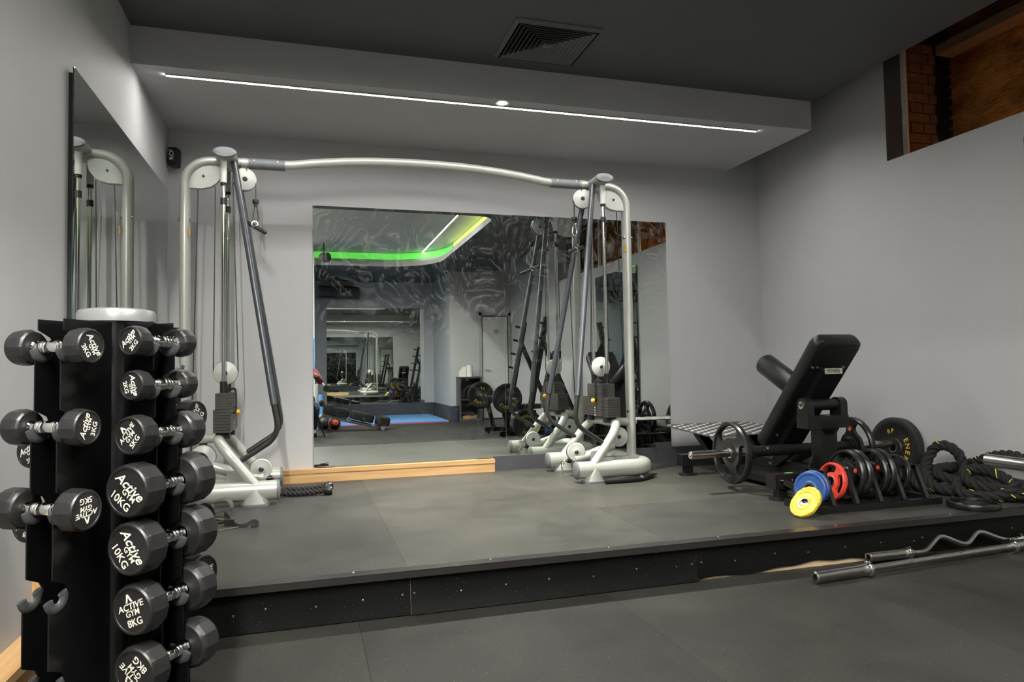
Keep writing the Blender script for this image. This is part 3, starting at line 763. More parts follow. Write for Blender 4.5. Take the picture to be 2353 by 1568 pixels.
# crossbeam
bp = []
for i in range(41):
    h = -1.30 + 2.6 * i / 40; a = abs(h)
    z = 2.218 if a > .93 else 2.218 + .075 * (1 - (a / .93) ** 2.2)
    bp.append((XM + h, CY, PZ + z))
bm2 = MB().tube(bp, .031, 18).build('crossbeam', 'silver', cm)
for sd in (-1, 1):
    pts = [(XM + sd * (.955 + .23 * i / 6), CY, PZ + 2.2165) for i in range(7)]
    sl = MB().tube(pts, .0365, 18).build('beam_sleeve', 'grey_cap', bm2)
    for h in (1.0, 1.15): MB().lathe((XM + sd * h, CY - .034, PZ + 2.232), (0, -1, .3), [(.007, -.002), (.006, .003), (0, .004)], 10).build('rivet', 'chrome', bm2)
    MB().lathe((XM + sd * 1.215, CY, PZ + 2.217), (1, 0, 0), [(.031, -.018), (.0345, -.016), (.0345, .016), (.031, .018)], 18).build('beam_ring', 'silver', bm2)

# pull handles hanging from the top pulleys
def hang_handle(x, zb, bc, dirv, label):
    t = thing('pull_handle', (x, CY, bc[2] - .05), label, 'cable handle')
    MB().lathe((x, CY, zb), (0, 0, -1), [(.006, -.022), (.020, -.018), (.0215, .004), (.012, .010), (.012, .026), (.008, .028), (0, .03)], 16).build('cable_stop', 'black_plastic', t)
    zc = zb - .075
    MB().tube([(x + .019 * w_, CY, zc + .048 * h_) for w_, h_ in ((0, 1.05), (.45, .85), (.55, .5), (.8, -.1), (.98, -.6), (.75, -.93), (0, -1.08), (-.75, -.93), (-.98, -.6), (-.8, -.1), (-.55, .5), (-.45, .85))], .0042, 8, closed=True).build('carabiner', 'chrome', t)
    c = V(bc); d = V(dirv).normalized()
    MB().torus((c.x, c.y, c.z + .018), (0, 1, 0), .019, .004, 18, 6).build('link_ring', 'chrome', t)
    MB().tube([c - d * .115, c - d * .11, c + d * .11, c + d * .115], [.010, .0145, .0145, .010], 14).build('grip_bar', 'dark_tube', t)
    MB().lathe(c, d, [(.0150, -.012), (.0185, -.010), (.0185, .010), (.0150, .012)], 16).build('collar_ring', 'chrome', t)
hang_handle(XM - 1.143, PZ + 1.955, (XM - 1.148, CY - .01, PZ + 1.790), (.13, -.13, -.095), 'short dark bar handle hanging by a carabiner on the tower beside the corner speaker')
hang_handle(XM + 1.143, PZ + 1.945, (XM + 1.148, CY - .01, PZ + 1.715), (.16, .13, .06), 'short dark bar handle hanging by a carabiner before the mirror')
cb = thing('carabiner', (XM + .985, CY, PZ + .04), 'steel carabiner hanging from the low pulley before the mirror', 'carabiner')
MB().tube([(XM + .995, CY - .02 + .014 * w_, PZ + .062 + .042 * h_) for w_, h_ in ((0, 1.05), (.5, .8), (.7, .2), (1, -.6), (.6, -1), (-.6, -1), (-1, -.6), (-.7, .2), (-.5, .8))], .0042, 8, closed=True).build('carabiner_body', 'chrome', cb)

# ------------------------------------------------------------------ things lying on the platform by the machine
def twist_rope(path, strand_r, off, pitch, n=6, phase=0, fade=None):
    """three-strand twisted rope around a path"""
    P_ = [V(p) for p in path]; out = []
    for s_ in range(3):
        pts = []; d_ = 0; x, y, t_ = basis(P_[1] - P_[0]); pt = t_
        for i, p in enumerate(P_):
            t_ = (P_[min(i + 1, len(P_) - 1)] - P_[max(i - 1, 0)]).normalized()
            ax = pt.cross(t_)
            if ax.length > 1e-7:
                q = M.Rotation(pt.angle(t_), 3, ax.normalized()); x = q @ x; y = q @ y
            pt = t_
            if i: d_ += (p - P_[i - 1]).length
            a = 2 * pi * d_ / pitch + s_ * 2 * pi / 3 + phase
            pts.append(p + (x * cos(a) + y * sin(a)) * off)
        out.append(pts)
    return out
def resample(path, step):
    P_ = [V(p) for p in path]; out = [P_[0].copy()]; acc = 0
    for i in range(1, len(P_)):
        a, b = P_[i - 1], P_[i]; l = (b - a).length
        if l < 1e-9: continue
        d_ = step - acc
        while d_ <= l: out.append(a.lerp(b, d_ / l)); d_ += step
        acc = l - (d_ - step)
    return out
tr = thing('triceps_rope', (.93, -.55, PZ), 'black twisted triceps rope with rubber ends lying by the machine foot', 'rope')
for pts, capd in (([(.770, -.60, PZ + .03), (.84, -.615, PZ + .022), (.95, -.625, PZ + .022), (1.06, -.63, PZ + .03)], (1, -.15, .05)),
                  ([(.770, -.575, PZ + .035), (.84, -.575, PZ + .040), (.95, -.56, PZ + .036), (1.065, -.53, PZ + .042)], (1, .25, .05))):
    path = resample(smooth_path(pts, 10), .006); mb = MB()
    for st_ in twist_rope(path, .010, .0095, .085): mb.tube(st_, .0105, 7)
    mb.build('rope_strand', 'rope_black', tr)
    e = V(pts[-1]); d = V(capd).normalized()
    cp_ = MB().lathe(e, d, [(.012, -.01), (.026, -.008), (.031, .012), (.031, .032), (.026, .044), (.012, .046), (.010, .040), (0, .040)], 20).build('rope_end', 'rubber_gloss', tr)
MB().torus((.765, -.585, PZ + .045), (.3, 1, .2), .018, .0045, 18, 6).build('link_ring', 'chrome', tr)
hb = thing('pulldown_bar', (3.16, -.93, PZ), 'black bent pulldown bar lying on the platform by the machine foot', 'bar')
MB().tube(fillet([(2.93, -.945, PZ + .017), (3.19, -.945, PZ + .017), (3.355, -.83, PZ + .02)], .08, 6), .0165, 14).build('grip', 'rubber_gloss', hb)
MB().cyl((3.345, -.837, PZ + .02), (3.40, -.799, PZ + .021), .0095, n=12).build('bar_end', 'orange_rod', hb)
MB().lathe((3.225, -.925, PZ + .036), (.1, -.2, 1), [(.016, -.01), (.016, 0), (.011, .004), (0, .004)], 12).build('swivel', 'chrome', hb)
# strap bundle
sb = thing('strap_bundle', (.45, -1.22, PZ), 'heap of black ankle straps and webbing on the platform edge', 'straps')
z0 = PZ
MB().ribbon(smooth_path([(.36, -1.12, z0 + .03), (.42, -1.10, z0 + .075), (.485, -1.10, z0 + .095), (.525, -1.12, z0 + .075), (.53, -1.16, z0 + .035), (.49, -1.20, z0 + .012)], 6), (.25, 1, .1), .05, .004).build('cuff', 'strap_grey', sb)
MB().ribbon(smooth_path([(.33, -1.20, z0 + .015), (.38, -1.18, z0 + .05), (.42, -1.17, z0 + .07), (.43, -1.19, z0 + .04), (.40, -1.22, z0 + .02), (.34, -1.25, z0 + .012)], 6), (.5, 1, .3), .055, .005).build('cuff', 'strap', sb)
MB().ribbon(smooth_path([(.36, -1.24, z0 + .012), (.42, -1.21, z0 + .03), (.48, -1.19, z0 + .045), (.53, -1.17, z0 + .05)], 6), (.3, 1, 0), .06, .008).build('cuff', 'strap', sb)
MB().ribbon(smooth_path([(.34, -1.30, z0 + .008), (.40, -1.28, z0 + .014), (.46, -1.28, z0 + .014), (.51, -1.30, z0 + .012)], 6), (.2, 1, 0), .045, .012).build('cuff', 'strap', sb)
MB().tube([(.40 + .035 * cos(a), -1.31 + .012 * sin(a), z0 + .026) for a in [2 * pi * i / 14 for i in range(14)]], .0035, 6, closed=True).build('buckle_ring', 'chrome', sb)
MB().tube([(.48 + .032 * cos(a), -1.33 + .014 * sin(a), z0 + .020 + .006 * sin(a)) for a in [2 * pi * i / 14 for i in range(14)]], .0035, 6, closed=True).build('buckle_ring', 'chrome', sb)
MB().bev((.545, -1.395, z0 + .018), (.05, .03, .036), .008, axis=1).build('buckle', 'black_plastic', sb)
MB().ribbon(smooth_path([(.50, -1.20, z0 + .03), (.53, -1.28, z0 + .025), (.55, -1.37, z0 + .02), (.59, -1.45, z0 + .006), (.63, -1.47, z0 + .010), (.665, -1.475, z0 + .028), (.69, -1.48, z0 + .024), (.695, -1.485, z0 + .006), (.66, -1.50, z0 + .004)], 7), (.12, .0, 1), .026, .002).build('webbing', 'strap', sb)
MB().ribbon(smooth_path([(.60, -1.46, z0 + .005), (.52, -1.50, z0 + .004), (.42, -1.545, z0 + .004), (.32, -1.58, z0 + .004)], 6), (.4, 1, .4), .012, .002).build('webbing', 'strap_grey', sb)
MB().cyl((.38, -1.46, z0 + .014), (.435, -1.44, z0 + .014), .012, n=12).build('grip_end', 'rubber_gloss', sb)

# ------------------------------------------------------------------ weight plates
def kidney(r0, r1, a0, a1, n=7):
    """rounded slot between two radii"""
    rm = (r0 + r1) / 2; rr = (r1 - r0) / 2; da = rr / rm; pts = []
    a0 += da; a1 -= da
    pts += [(r1 * cos(a0 + (a1 - a0) * i / n), r1 * sin(a0 + (a1 - a0) * i / n)) for i in range(n + 1)]
    for i in range(1, 5):
        b = pi * i / 5; c = (rm * cos(a1), rm * sin(a1)); pts.append((c[0] + rr * cos(a1 + b), c[1] + rr * sin(a1 + b)))
    pts += [(r0 * cos(a1 + (a0 - a1) * i / n), r0 * sin(a1 + (a0 - a1) * i / n)) for i in range(n + 1)]
    for i in range(1, 5):
        b = pi * i / 5; c = (rm * cos(a0), rm * sin(a0)); pts.append((c[0] - rr * cos(a0 + b), c[1] - rr * sin(a0 + b)))
    return pts
def slot_plate(loops, z0, z1, m=MB):
    v, f = fill_holes(loops[0], loops[1:], 0.0)
    n = len(v); mb = MB()
    vs = [(x, y, z0) for x, y, z in v] + [(x, y, z1) for x, y, z in v]
    fs = [t[::-1] for t in f] + [tuple(n + i for i in t) for t in f]
    o = 0
    for lp in loops:
        k = len(lp); fs += [(o + i, o + (i + 1) % k, n + o + (i + 1) % k, n + o + i) for i in range(k)]; o += k
    return mb.add(vs, fs)
def circle(r, n, ph=0): return [(r * cos(2 * pi * i / n + ph), r * sin(2 * pi * i / n + ph)) for i in range(n)]
def grip_plate(r, th, color, label, badge=None, marks=True, group=None):
    """three-slot rubber grip plate, axis = local z, centred"""
    t = thing('grip_plate', (0, 0, 0), label, 'weight plate', group)
    h = th / 2
    slots = [kidney(r * .48, r * .87, radians(90 + k * 120 - 45), radians(90 + k * 120 + 45)) for k in range(3)]
    body = slot_plate([circle(r * .95, 60), circle(.026, 20)] + slots, -h * .62, h * .62)
    body.build('plate_body', color, t, local=True)
    MB().lathe((0, 0, 0), (0, 0, 1), [(r * .88, -h), (r * .95, -h), (r, -h * .55), (r, h * .55), (r * .95, h), (r * .88, h), (r * .865, h * .6), (r * .865, -h * .6)], 64, closed=True).build('rim', color, t, local=True)
    MB().lathe((0, 0, 0), (0, 0, 1), [(.030, -h * .95), (r * .27, -h * .95), (r * .33, -h * .6), (r * .33, h * .6), (r * .27, h * .95), (.030, h * .95)], 40, closed=True).build('hub', color, t, local=True)
    MB().lathe((0, 0, 0), (0, 0, 1), [(.0258, -h), (.031, -h), (.031, h), (.0258, h)], 28, closed=True).build('steel_bush', 'steel', t, local=True)
    if marks:
        mb = MB()
        for s_ in (-1, 1):
            for k in range(3):
                a = radians(30 + 120 * k)
                for j in range(5):
                    b = a + (j - 2) * .12; mb.box((r * .91 * cos(b + pi / 3), r * .91 * sin(b + pi / 3), s_ * h * 1.0), (.004, .016, .002), M.Rotation(b + pi / 3, 3, 'Z'))
        mb.build('grip_ridge', color, t, local=True, smooth=0)
    if badge:
        for s_ in (-1, 1):
            a = radians(30); MB().cyl((r * .6 * cos(a), r * .6 * sin(a), s_ * h * .60), (r * .6 * cos(a), r * .6 * sin(a), s_ * h * .66), r * .085, n=18).build('badge', badge, t, local=True)
    return t
def place(t, loc, axis, spin=0):
    x, y, d = basis(V(axis)); m = M((x, y, d)).transposed() @ M.Rotation(spin, 3, 'Z')
    t.rotation_mode = 'QUATERNION'; t.rotation_quaternion = m.to_quaternion(); t.location = loc
    return t
def bumper(r, th, label, words, group=None, name='bumper_plate'):
    t = thing(name, (0, 0, 0), label, 'weight plate', group); h = th / 2
    MB().lathe((0, 0, 0), (0, 0, 1), [(.026, -h * .8), (r * .30, -h * .8), (r * .33, -h * .6), (r * .72, -h * .6), (r * .78, -h * .95), (r * .93, -h), (r, -h * .8), (r, h * .8), (r * .93, h), (r * .78, h * .95), (r * .72, h * .6), (r * .33, h * .6), (r * .30, h * .8), (.026, h * .8)], 64, closed=True).build('plate_body', 'rubber', t, local=True)
    MB().lathe((0, 0, 0), (0, 0, 1), [(.0255, -h * .9), (.034, -h * .9), (.034, h * .9), (.0255, h * .9)], 28, closed=True).build('steel_bush', 'steel', t, local=True)
    for s_ in (-1, 1):
        mb = MB()
        for word, ang, rr, size in words:
            n = len(word)
            for i, ch in enumerate(word):
                a = radians(ang) - s_ * 0 - (i - (n - 1) / 2) * size * .82 / (rr * r)
                if s_ < 0: a = pi - a
                c = V((rr * r * cos(a), rr * r * sin(a), s_ * (h * .6 + .0008)))
                Wd = V((cos(a), sin(a), 0)); Ud = Wd.cross(V((0, 0, s_)))
                mb.text(ch, size, c, Ud, Wd)
        mb.build('lettering', 'yellow_ink', t, local=True, smooth=0)
    return t

# ------------------------------------------------------------------ hip thrust machine
HX = 4.13
ht = thing('hip_thrust_machine', (HX, -1.3, PZ), 'black hip thrust machine with reclined pad and steel tread footplate', 'gym machine')
def Z(z): return PZ + z
for y in (-.80, -1.85):
    b_ = MB().bb((3.60, y - .045, Z(.07)), (4.62, y + .045, Z(.155))).build('cross_beam', 'black_metal', ht, smooth=0)
    for x in (3.665, 4.555):
        lg_ = MB().bb((x - .028, y - .028, Z(.016)), (x + .028, y + .028, Z(.07))).build('leg', 'black_metal', ht, smooth=0)
        MB().prism(rrect(.125, .095, .03, 5), (x, y, Z(.009)), (1, 0, 0), (0, 1, 0), .016).build('rubber_foot', 'rubber', lg_)
MB().bb((HX - .05, -1.83, Z(.062)), (HX + .05, -.78, Z(.15))).build('spine_beam', 'black_metal', ht, smooth=0)
MB().bb((HX - .28, -1.62, Z(.03)), (HX + .20, -1.0, Z(.075))).build('frame_tray', 'black_metal', ht, smooth=0)
# front stay
MB().bar((3.66, -1.895, Z(.115)), (3.755, -1.975, Z(.055)), .035, .035).build('stay', 'black_metal', ht, smooth=0)
for x in (3.645, 3.72): MB().lathe((x, -1.896, Z(.118)), (0, -1, 0), [(.010, 0), (.009, .006), (0, .008)], 10).build('bolt', 'chrome', ht)
MB().box((3.73, -1.85, Z(.156)), (.05, .02, .002)).build('sticker', 'band_green', ht, smooth=0)
# post with yoke
MB().bb((HX - .072, -1.755, Z(.14)), (HX + .048, -1.66, Z(.44))).build('post', 'black_metal', ht, smooth=0)
MB().prism([(-.17, .06), (-.06, .06), (-.06, .22), (-.09, .24)], (HX - .012, -1.71, PZ), (1, 0, 0), (0, 0, 1), .012).build('gusset', 'black_metal', ht, smooth=0)
MB().prism([(-.155, .40), (-.06, .40), (-.03, .36), (.03, .36), (.06, .40), (.155, .40), (.155, .48), (-.155, .48)], (HX - .012, -1.70, PZ), (1, 0, 0), (0, 0, 1), .11).build('yoke', 'black_metal', ht, smooth=0)
for s_ in (-1, 1):
    ea = MB().prism([(-.05, .48), (.05, .48), (.05, .545)] + [(.05 * cos(radians(a)), .55 + .045 * sin(radians(a))) for a in range(15, 180, 15)] + [(-.05, .545)], (HX - .012 + s_ * .128, -1.70, PZ), (0, 1, 0), (0, 0, 1), .052).build('yoke_ear', 'black_metal', ht)
    MB().lathe((HX - .012 + s_ * .155, -1.70, Z(.548)), (s_, 0, 0), [(.026, 0), (.024, .008), (.012, .010), (.010, .006), (0, .006)], 18).build('pivot_cap', 'chrome', ea)
MB().cyl((HX - .115, -1.70, Z(.548)), (HX + .09, -1.70, Z(.548)), .036, n=20).build('pivot_tube', 'black_metal', ht)
# reclined pad
pb, pt_ = V((HX, -1.24, Z(.235))), V((HX, -1.865, Z(.965)))
pd = (pt_ - pb).normalized(); pn_ = pd.cross(V((1, 0, 0))).normalized()
if pn_.y > 0: pn_ = -pn_          # faces the camera side (back of the pad)
pc = (pb + pt_) / 2; pl = (pt_ - pb).length
mb = MB(); n_ = len(rrect(.34, pl, .055, 5)); lay = []
for off, s_ in ((.030, .93), (.020, .985), (0, 1.0), (-.035, 1.0), (-.050, .97), (-.056, .90)):
    lay.append([pc + V((1, 0, 0)) * (x - .0) + pd * y + pn_ * off for x, y in rrect(.34 * s_, pl - .34 * (1 - s_), .055, 5)])
vs = [p for l_ in lay for p in l_]
fs = [(k * n_ + i, k * n_ + (i + 1) % n_, (k + 1) * n_ + (i + 1) % n_, (k + 1) * n_ + i) for k in range(5) for i in range(n_)] + [tuple(range(n_)), tuple(range(5 * n_, 6 * n_))]
pad = MB().add(vs, fs).build('back_pad', 'vinyl', ht)
MB().prism(rrect(.30, pl - .05, .045, 4), pc + pn_ * .031, (1, 0, 0), pd, .008).build('pad_board', 'black_plastic', pad)
MB().bar(pb + pn_ * .055 + pd * .03, pc + pd * .27 + pn_ * .055, .125, .045, pn_).build('pad_rail', 'black_metal', ht, smooth=0)
lc = pc + pd * .285 + pn_ * .082
tgp = MB().prism(rrect(.135, .036, .004, 2), lc, (1, 0, 0), (pd + pn_ * -.9).normalized(), .0015).build('name_plate', 'tag_metal', ht)
MB().text('FITNESS', .027, lc + (V((1, 0, 0)).cross((pd + pn_ * -.9).normalized())) * .0012, (1, 0, 0), (pd + pn_ * -.9).normalized()).build('lettering', 'black_plastic', tgp, smooth=0)
for dx, q in ((-.125, .275), (-.085, .275), (.11, .275), (-.10, -.33)):
    MB().lathe(pc + V((dx, 0, 0)) + pd * q + pn_ * .034, pn_, [(.010, 0), (.009, .008), (.004, .011), (0, .011)], 10).build('bolt', 'chrome', ht)
# hip roller
ra, rb = V((4.15, -1.09, Z(.822))), V((4.15, -1.56, Z(.580)))
rl = MB().tube([ra + (ra - rb).normalized() * .004, ra, ra.lerp(rb, .03), ra.lerp(rb, .97), rb], [.045, .066, .077, .077, .066], 30).build('hip_roller', 'vinyl', ht)
dr = (ra - rb).normalized()
MB().lathe(ra, dr, [(.062, -.006), (.060, .004), (.050, .008), (.012, .009), (.010, .006), (0, .006)], 24).build('roller_cap', 'black_plastic', rl)
MB().cyl(rb, rb - dr * .06, .03, n=16).build('roller_axle', 'black_metal', ht)
# axle for plates
AY, AZ = -1.50, Z(.245)
MB().cyl((3.72, AY, AZ), (4.50, AY, AZ), .036, n=20).build('axle_tube', 'black_metal', ht)
for x0, x1, xf in ((3.27, 3.72, 3.70), (4.50, 4.85, 4.48)):
    sl_ = MB().tube([(x0, AY, AZ), (x0 + .004, AY, AZ), (x1 - .004, AY, AZ), (x1, AY, AZ)], [.021, .025, .025, .021], 24).build('plate_sleeve', 'steel', ht)
    MB().cyl((xf, AY, AZ), (xf + .02, AY, AZ), .052, n=24).build('sleeve_flange', 'black_metal', sl_)
    MB().lathe((x0 - .0005, AY, AZ), (-1, 0, 0), [(.013, 0), (.011, .004), (.006, .004), (.005, .001), (0, .001)], 12).build('sleeve_bolt', 'steel_dull', sl_)
for s_ in (-1, 1): MB().bar((HX + s_ * .10, AY, AZ), (HX + s_ * .06, -1.28, Z(.13)), .03, .07).build('lever_arm', 'black_metal', ht, smooth=0)
for x, z_ in ((3.82, .285), (3.835, .188)): MB().lathe((x, AY - .036, Z(z_) - .02), (0, -1, .3), [(.010, 0), (.009, .008), (0, .010)], 10).build('bolt', 'chrome', ht)
# footplate with raised tread bars
def fp(u, v): return V((3.735 + u, -1.0 + v, Z(.300) + v * .045))
ring = [(x + .40, y + .36) for x, y in rrect(.80, .72, .05, 4)]
mb = MB(); k = len(ring)
fpl = mb.add([fp(*p) for p in ring] + [fp(*p) - V((0, 0, .006)) for p in ring], [tuple(range(k)), tuple(range(2 * k - 1, k - 1, -1))] + [(i, k + i, k + (i + 1) % k, (i + 1) % k) for i in range(k)]).build('footplate', 'tread_base', ht, smooth=30)
bars = MB()
for i in range(13):
    for j in range(8):
        u = .045 + i * .0595; v_ = .05 + j * .088 + (.044 if i % 2 else 0)
        if v_ > .68: continue
        c = fp(u, v_); d = V((.026, .020, .0009)); w = V((-.008, .0150, .0007))
        tp = V((0, 0, .005))
        bars.add([c - d, c - w, c + d, c + w, c - d * .8 + tp, c - w * .55 + tp, c + d * .8 + tp, c + w * .55 + tp], [(4, 5, 6, 7), (0, 1, 5, 4), (1, 2, 6, 5), (2, 3, 7, 6), (3, 0, 4, 7)])
bars.build('tread_bars', 'tread_bar', fpl, smooth=0, kind='stuff')
for x, y0, y1 in ((3.93, -.62, -.80), (4.37, -.62, -.80)):
    MB().bar((x, -.53, Z(.290)), (x, -.78, Z(.11)), .085, .045, (0, 1, 0)).build('footplate_strut', 'black_metal', ht, smooth=0)
MB().bb((HX - .04, -.78, Z(.07)), (HX + .04, -.76, Z(.15))).build('spine_end', 'black_metal', ht, smooth=0)

place(grip_plate(.200, .040, 'rubber_gloss', 'large black three-slot plate loaded on the hip thrust sleeve beside the footplate', 'rubber'), (3.575, AY, AZ), (-1, 0, 0), radians(12))
place(grip_plate(.198, .040, 'rubber_gloss', 'large black three-slot plate with a red dot on the hip thrust sleeve near the wall', 'orange_tag'), (4.525, AY, AZ), (-1, 0, 0), radians(62))
bp_ = bumper(.213, .06, 'black bumper plate with yellow lettering leaning on the grey wall', [('ENERGY', -20, .55, .052), ('RP', 105, .56, .04)])
place(bp_, (4.898, -1.50, Z(.212)), (-1, 0, .085), 0)

# ------------------------------------------------------------------ low plate rack with its plates
rk = thing('plate_rack', (4.0, -2.14, PZ), 'low black steel plate rack with slanted dividers on the platform', 'plate rack')
RX0, RX1, RY0, RY1 = 3.575, 4.42, -2.285, -2.0
MB().bb((RX0, RY0, Z(0)), (RX1, RY0 + .035, Z(.036))).build('front_rail', 'black_metal', rk, smooth=0)
MB().bb((RX0, RY1 - .035, Z(0)), (RX1, RY1, Z(.036))).build('rear_rail', 'black_metal', rk, smooth=0)
for x in (RX0, RX1 - .035): MB().bb((x, RY0 + .035, Z(0)), (x + .035, RY1 - .035, Z(.036))).build('end_rail', 'black_metal', rk, smooth=0)
MB().bb((RX0 + .035, RY0 + .035, Z(.002)), (RX1 - .035, RY1 - .035, Z(.008))).build('base_sheet', 'black_metal', rk, smooth=0)
for x in (3.682, 3.838, 4.000, 4.161, 4.322):
    pth = [(x, RY0 + .016, Z(.036)), (x, RY0 + .085, Z(.205)), (x, RY1 - .085, Z(.205)), (x, RY1 - .016, Z(.036))]
    mb = MB()
    for a_, b_ in zip(pth[:-1], pth[1:]):
        a_, b_ = V(a_), V(b_); e_ = (b_ - a_).normalized() * .012
        mb.bar(a_ - (e_ if a_.z > Z(.1) else e_ * 0), b_ + (e_ if b_.z > Z(.1) else e_ * 0), .026 if False else .024, .024, (1, 0, 0))
    mb.build('divider', 'black_metal', rk, smooth=0)
RYC = -2.145
def in_rack(x, r, th, color, label, lean, spin, badge=None):
    t = grip_plate(r, th, color, label, badge)
    place(t, (x, RYC + .01, Z(.036) + r * .985), (-1, 0, lean), spin)
in_rack(3.795, .108, .030, 'red', 'red three-slot plate in the low plate rack', .18, .4, None)
in_rack(3.893, .142, .034, 'rubber_gloss', 'black three-slot plate in the rack beside the red plate', .10, radians(-8), 'red')
in_rack(3.940, .142, .034, 'rubber_gloss', 'black three-slot plate in the rack, second from the red plate', .10, radians(5))
in_rack(4.055, .140, .034, 'rubber_gloss', 'black three-slot plate in the rack, third from the red plate', .10, radians(0), 'red')
in_rack(4.103, .140, .034, 'rubber_gloss', 'black three-slot plate in the rack, fourth from the red plate', .10, radians(18))
in_rack(4.225, .120, .032, 'rubber_gloss', 'black three-slot plate alone in the end bay of the rack by the rope', .28, radians(30))
def disc_plate(r, th, color, label, facets=48, hole=.026):
    t = thing('disc_plate', (0, 0, 0), label, 'weight plate'); h = th / 2
    MB().lathe((0, 0, 0), (0, 0, 1), [(hole, -h * .9), (hole + .012, -h), (hole + .018, -h * .7), (r * .78, -h * .7), (r * .84, -h), (r * .94, -h), (r, -h * .7), (r, h * .7), (r * .94, h), (r * .84, h), (r * .78, h * .7), (hole + .018, h * .7), (hole + .012, h), (hole, h * .9)], facets, closed=True).build('plate_body', color, t, local=True, smooth=25)
    MB().lathe((0, 0, 0), (0, 0, 1), [(hole - .001, -h * .92), (hole + .005, -h * .98), (hole + .005, h * .98), (hole - .001, h * .92)], 24, closed=True).build('bush', 'steel_dull', t, local=True)
    return t
place(disc_plate(.094, .026, 'blue', 'blue disc plate leaning on the rack behind the yellow plates'), (3.600, -2.190, Z(.122)), (-.917, -.33, .16))
place(disc_plate(.094, .026, 'blue', 'blue disc plate squeezed against the first rack divider'), (3.627, -2.180, Z(.126)), (-.917, -.33, .16))
place(disc_plate(.083, .022, 'yellow', 'yellow disc plate leaning at the front of the blue plates', 14), (3.478, -2.290, Z(.068)), (-.76, -.14, .62))
place(disc_plate(.083, .022, 'yellow', 'yellow disc plate sandwiched between a blue and a yellow plate', 14), (3.496, -2.286, Z(.083)), (-.76, -.14, .62))
fpz = grip_plate(.128, .036, 'rubber_gloss', 'black three-slot plate lying flat on the platform edge by the rope'); place(fpz, (4.475, -2.43, Z(.018)), (0, 0, 1), .3)

# ------------------------------------------------------------------ bars on the main floor
def ring_collar(mb, p, d, r, h): mb.lathe(p, d, [(.014, -h / 2), (r, -h / 2), (r, -.003), (r * .93, 0), (r, .003), (r, h / 2), (.014, h / 2)], 28)
b1 = thing('barbell', (3.8, -2.72, 0), 'straight steel barbell lying on the floor in front of the curl bar', 'barbell')
A, B = V((3.125, -2.772, .033)), V((4.72, -2.655, .033)); d = (B - A).normalized()
MB().cyl(A + d * .31, B - d * .31, .014, n=16).build('shaft', 'steel', b1)
for p, s_ in ((A, 1), (B, -1)):
    sl_ = MB().lathe(p, d * s_, [(.012, .025), (.012, .002), (.020, 0), (.025, .004), (.025, .29), (.014, .292)], 28).build('sleeve', 'steel', b1)
    mb = MB(); ring_collar(mb, p + d * s_ * .305, d, .037, .034); mb.build('collar', 'chrome', b1)
    MB().cyl(p + d * s_ * .024, p + d * s_ * .020, .0118, n=14).build('sleeve_plug', 'black_plastic', sl_)
for a_ in (.34, .98): MB().cyl(A + d * a_, A + d * (a_ + .27), .0146, n=16).build('knurling', 'steel_dull', b1)
e1 = thing('curl_bar', (4.05, -2.62, 0), 'zigzag steel curl bar resting against the black step riser', 'curl bar')
ez = [V((3.80, -2.600, .040)), V((3.925, -2.612, .030)), V((4.065, -2.575, .098)), V((4.20, -2.612, .040)), V((4.325, -2.575, .100)), V((4.46, -2.606, .045)), V((4.56, -2.604, .038))]
MB().tube(fillet(ez, .04, 5), .0138, 14).build('shaft', 'steel', e1)
d = V((1, -.02, 0)).normalized()
for p, s_ in ((V((3.585, -2.600, .036)), 1), (V((4.80, -2.612, .036)), -1)):
    MB().lathe(p, d * s_, [(.012, .025), (.012, .002), (.020, 0), (.025, .004), (.025, .22), (.014, .222)], 28).build('sleeve', 'steel', e1)
    mb = MB(); ring_collar(mb, p + d * s_ * .232, d, .036, .028); mb.build('collar', 'chrome', e1)

# ------------------------------------------------------------------ battle rope
random.seed(11)
br_ = thing('battle_rope', (4.75, -2.05, PZ), 'thick black battle rope with yellow flecks piled against the wall', 'rope')
ctl = [(4.60, -1.62, .03), (4.78, -1.58, .03), (4.88, -1.75, .03), (4.80, -1.95, .03), (4.64, -1.90, .035), (4.62, -1.75, .05), (4.74, -1.66, .075), (4.86, -1.80, .075),
       (4.82, -2.02, .07), (4.68, -2.06, .04), (4.60, -1.98, .035), (4.66, -1.86, .10), (4.78, -1.84, .12), (4.86, -1.98, .11), (4.82, -2.14, .06), (4.68, -2.14, .03),
       (4.62, -2.04, .06), (4.68, -1.94, .14), (4.73, -1.93, .22), (4.75, -1.96, .275), (4.77, -2.02, .285), (4.79, -2.075, .245), (4.80, -2.10, .17), (4.80, -2.12, .10),
       (4.74, -2.10, .085), (4.70, -2.02, .11), (4.76, -1.97, .14), (4.86, -2.03, .155), (4.88, -2.14, .20), (4.87, -2.26, .245), (4.86, -2.40, .255), (4.85, -2.52, .20), (4.84, -2.62 + .12, .12), (4.80, -2.44, .05),
       (4.74, -2.30, .03), (4.66, -2.22, .03), (4.70, -2.14, .075), (4.80, -2.16, .09), (4.87, -2.28, .085), (4.86, -2.40, .045), (4.78, -2.36, .07), (4.72, -2.24, .08), (4.76, -2.14, .14), (4.83, -2.20, .16), (4.86, -2.32, .12), (4.80, -2.42, .085), (4.73, -2.36, .03), (4.66, -2.30, .028)]
rp = resample(smooth_path([(x, y, PZ + max(z, .028)) for x, y, z in ctl], 8), .009)
mb = MB(); strands = twist_rope(rp, .0145, .0155, .14)
for st_ in strands: mb.tube(st_, .0175, 8)
mb.build('rope_strand', 'rope_black', br_)
mb = MB()
for i in range(58):
    s_ = random.choice(strands); k = random.randint(2, len(s_) - 6); ctr = rp[k]
    pts = [s_[k + j] + (s_[k + j] - rp[k + j]).normalized() * .0160 for j in range(3)]
    mb.tube(pts, .0030, 5)
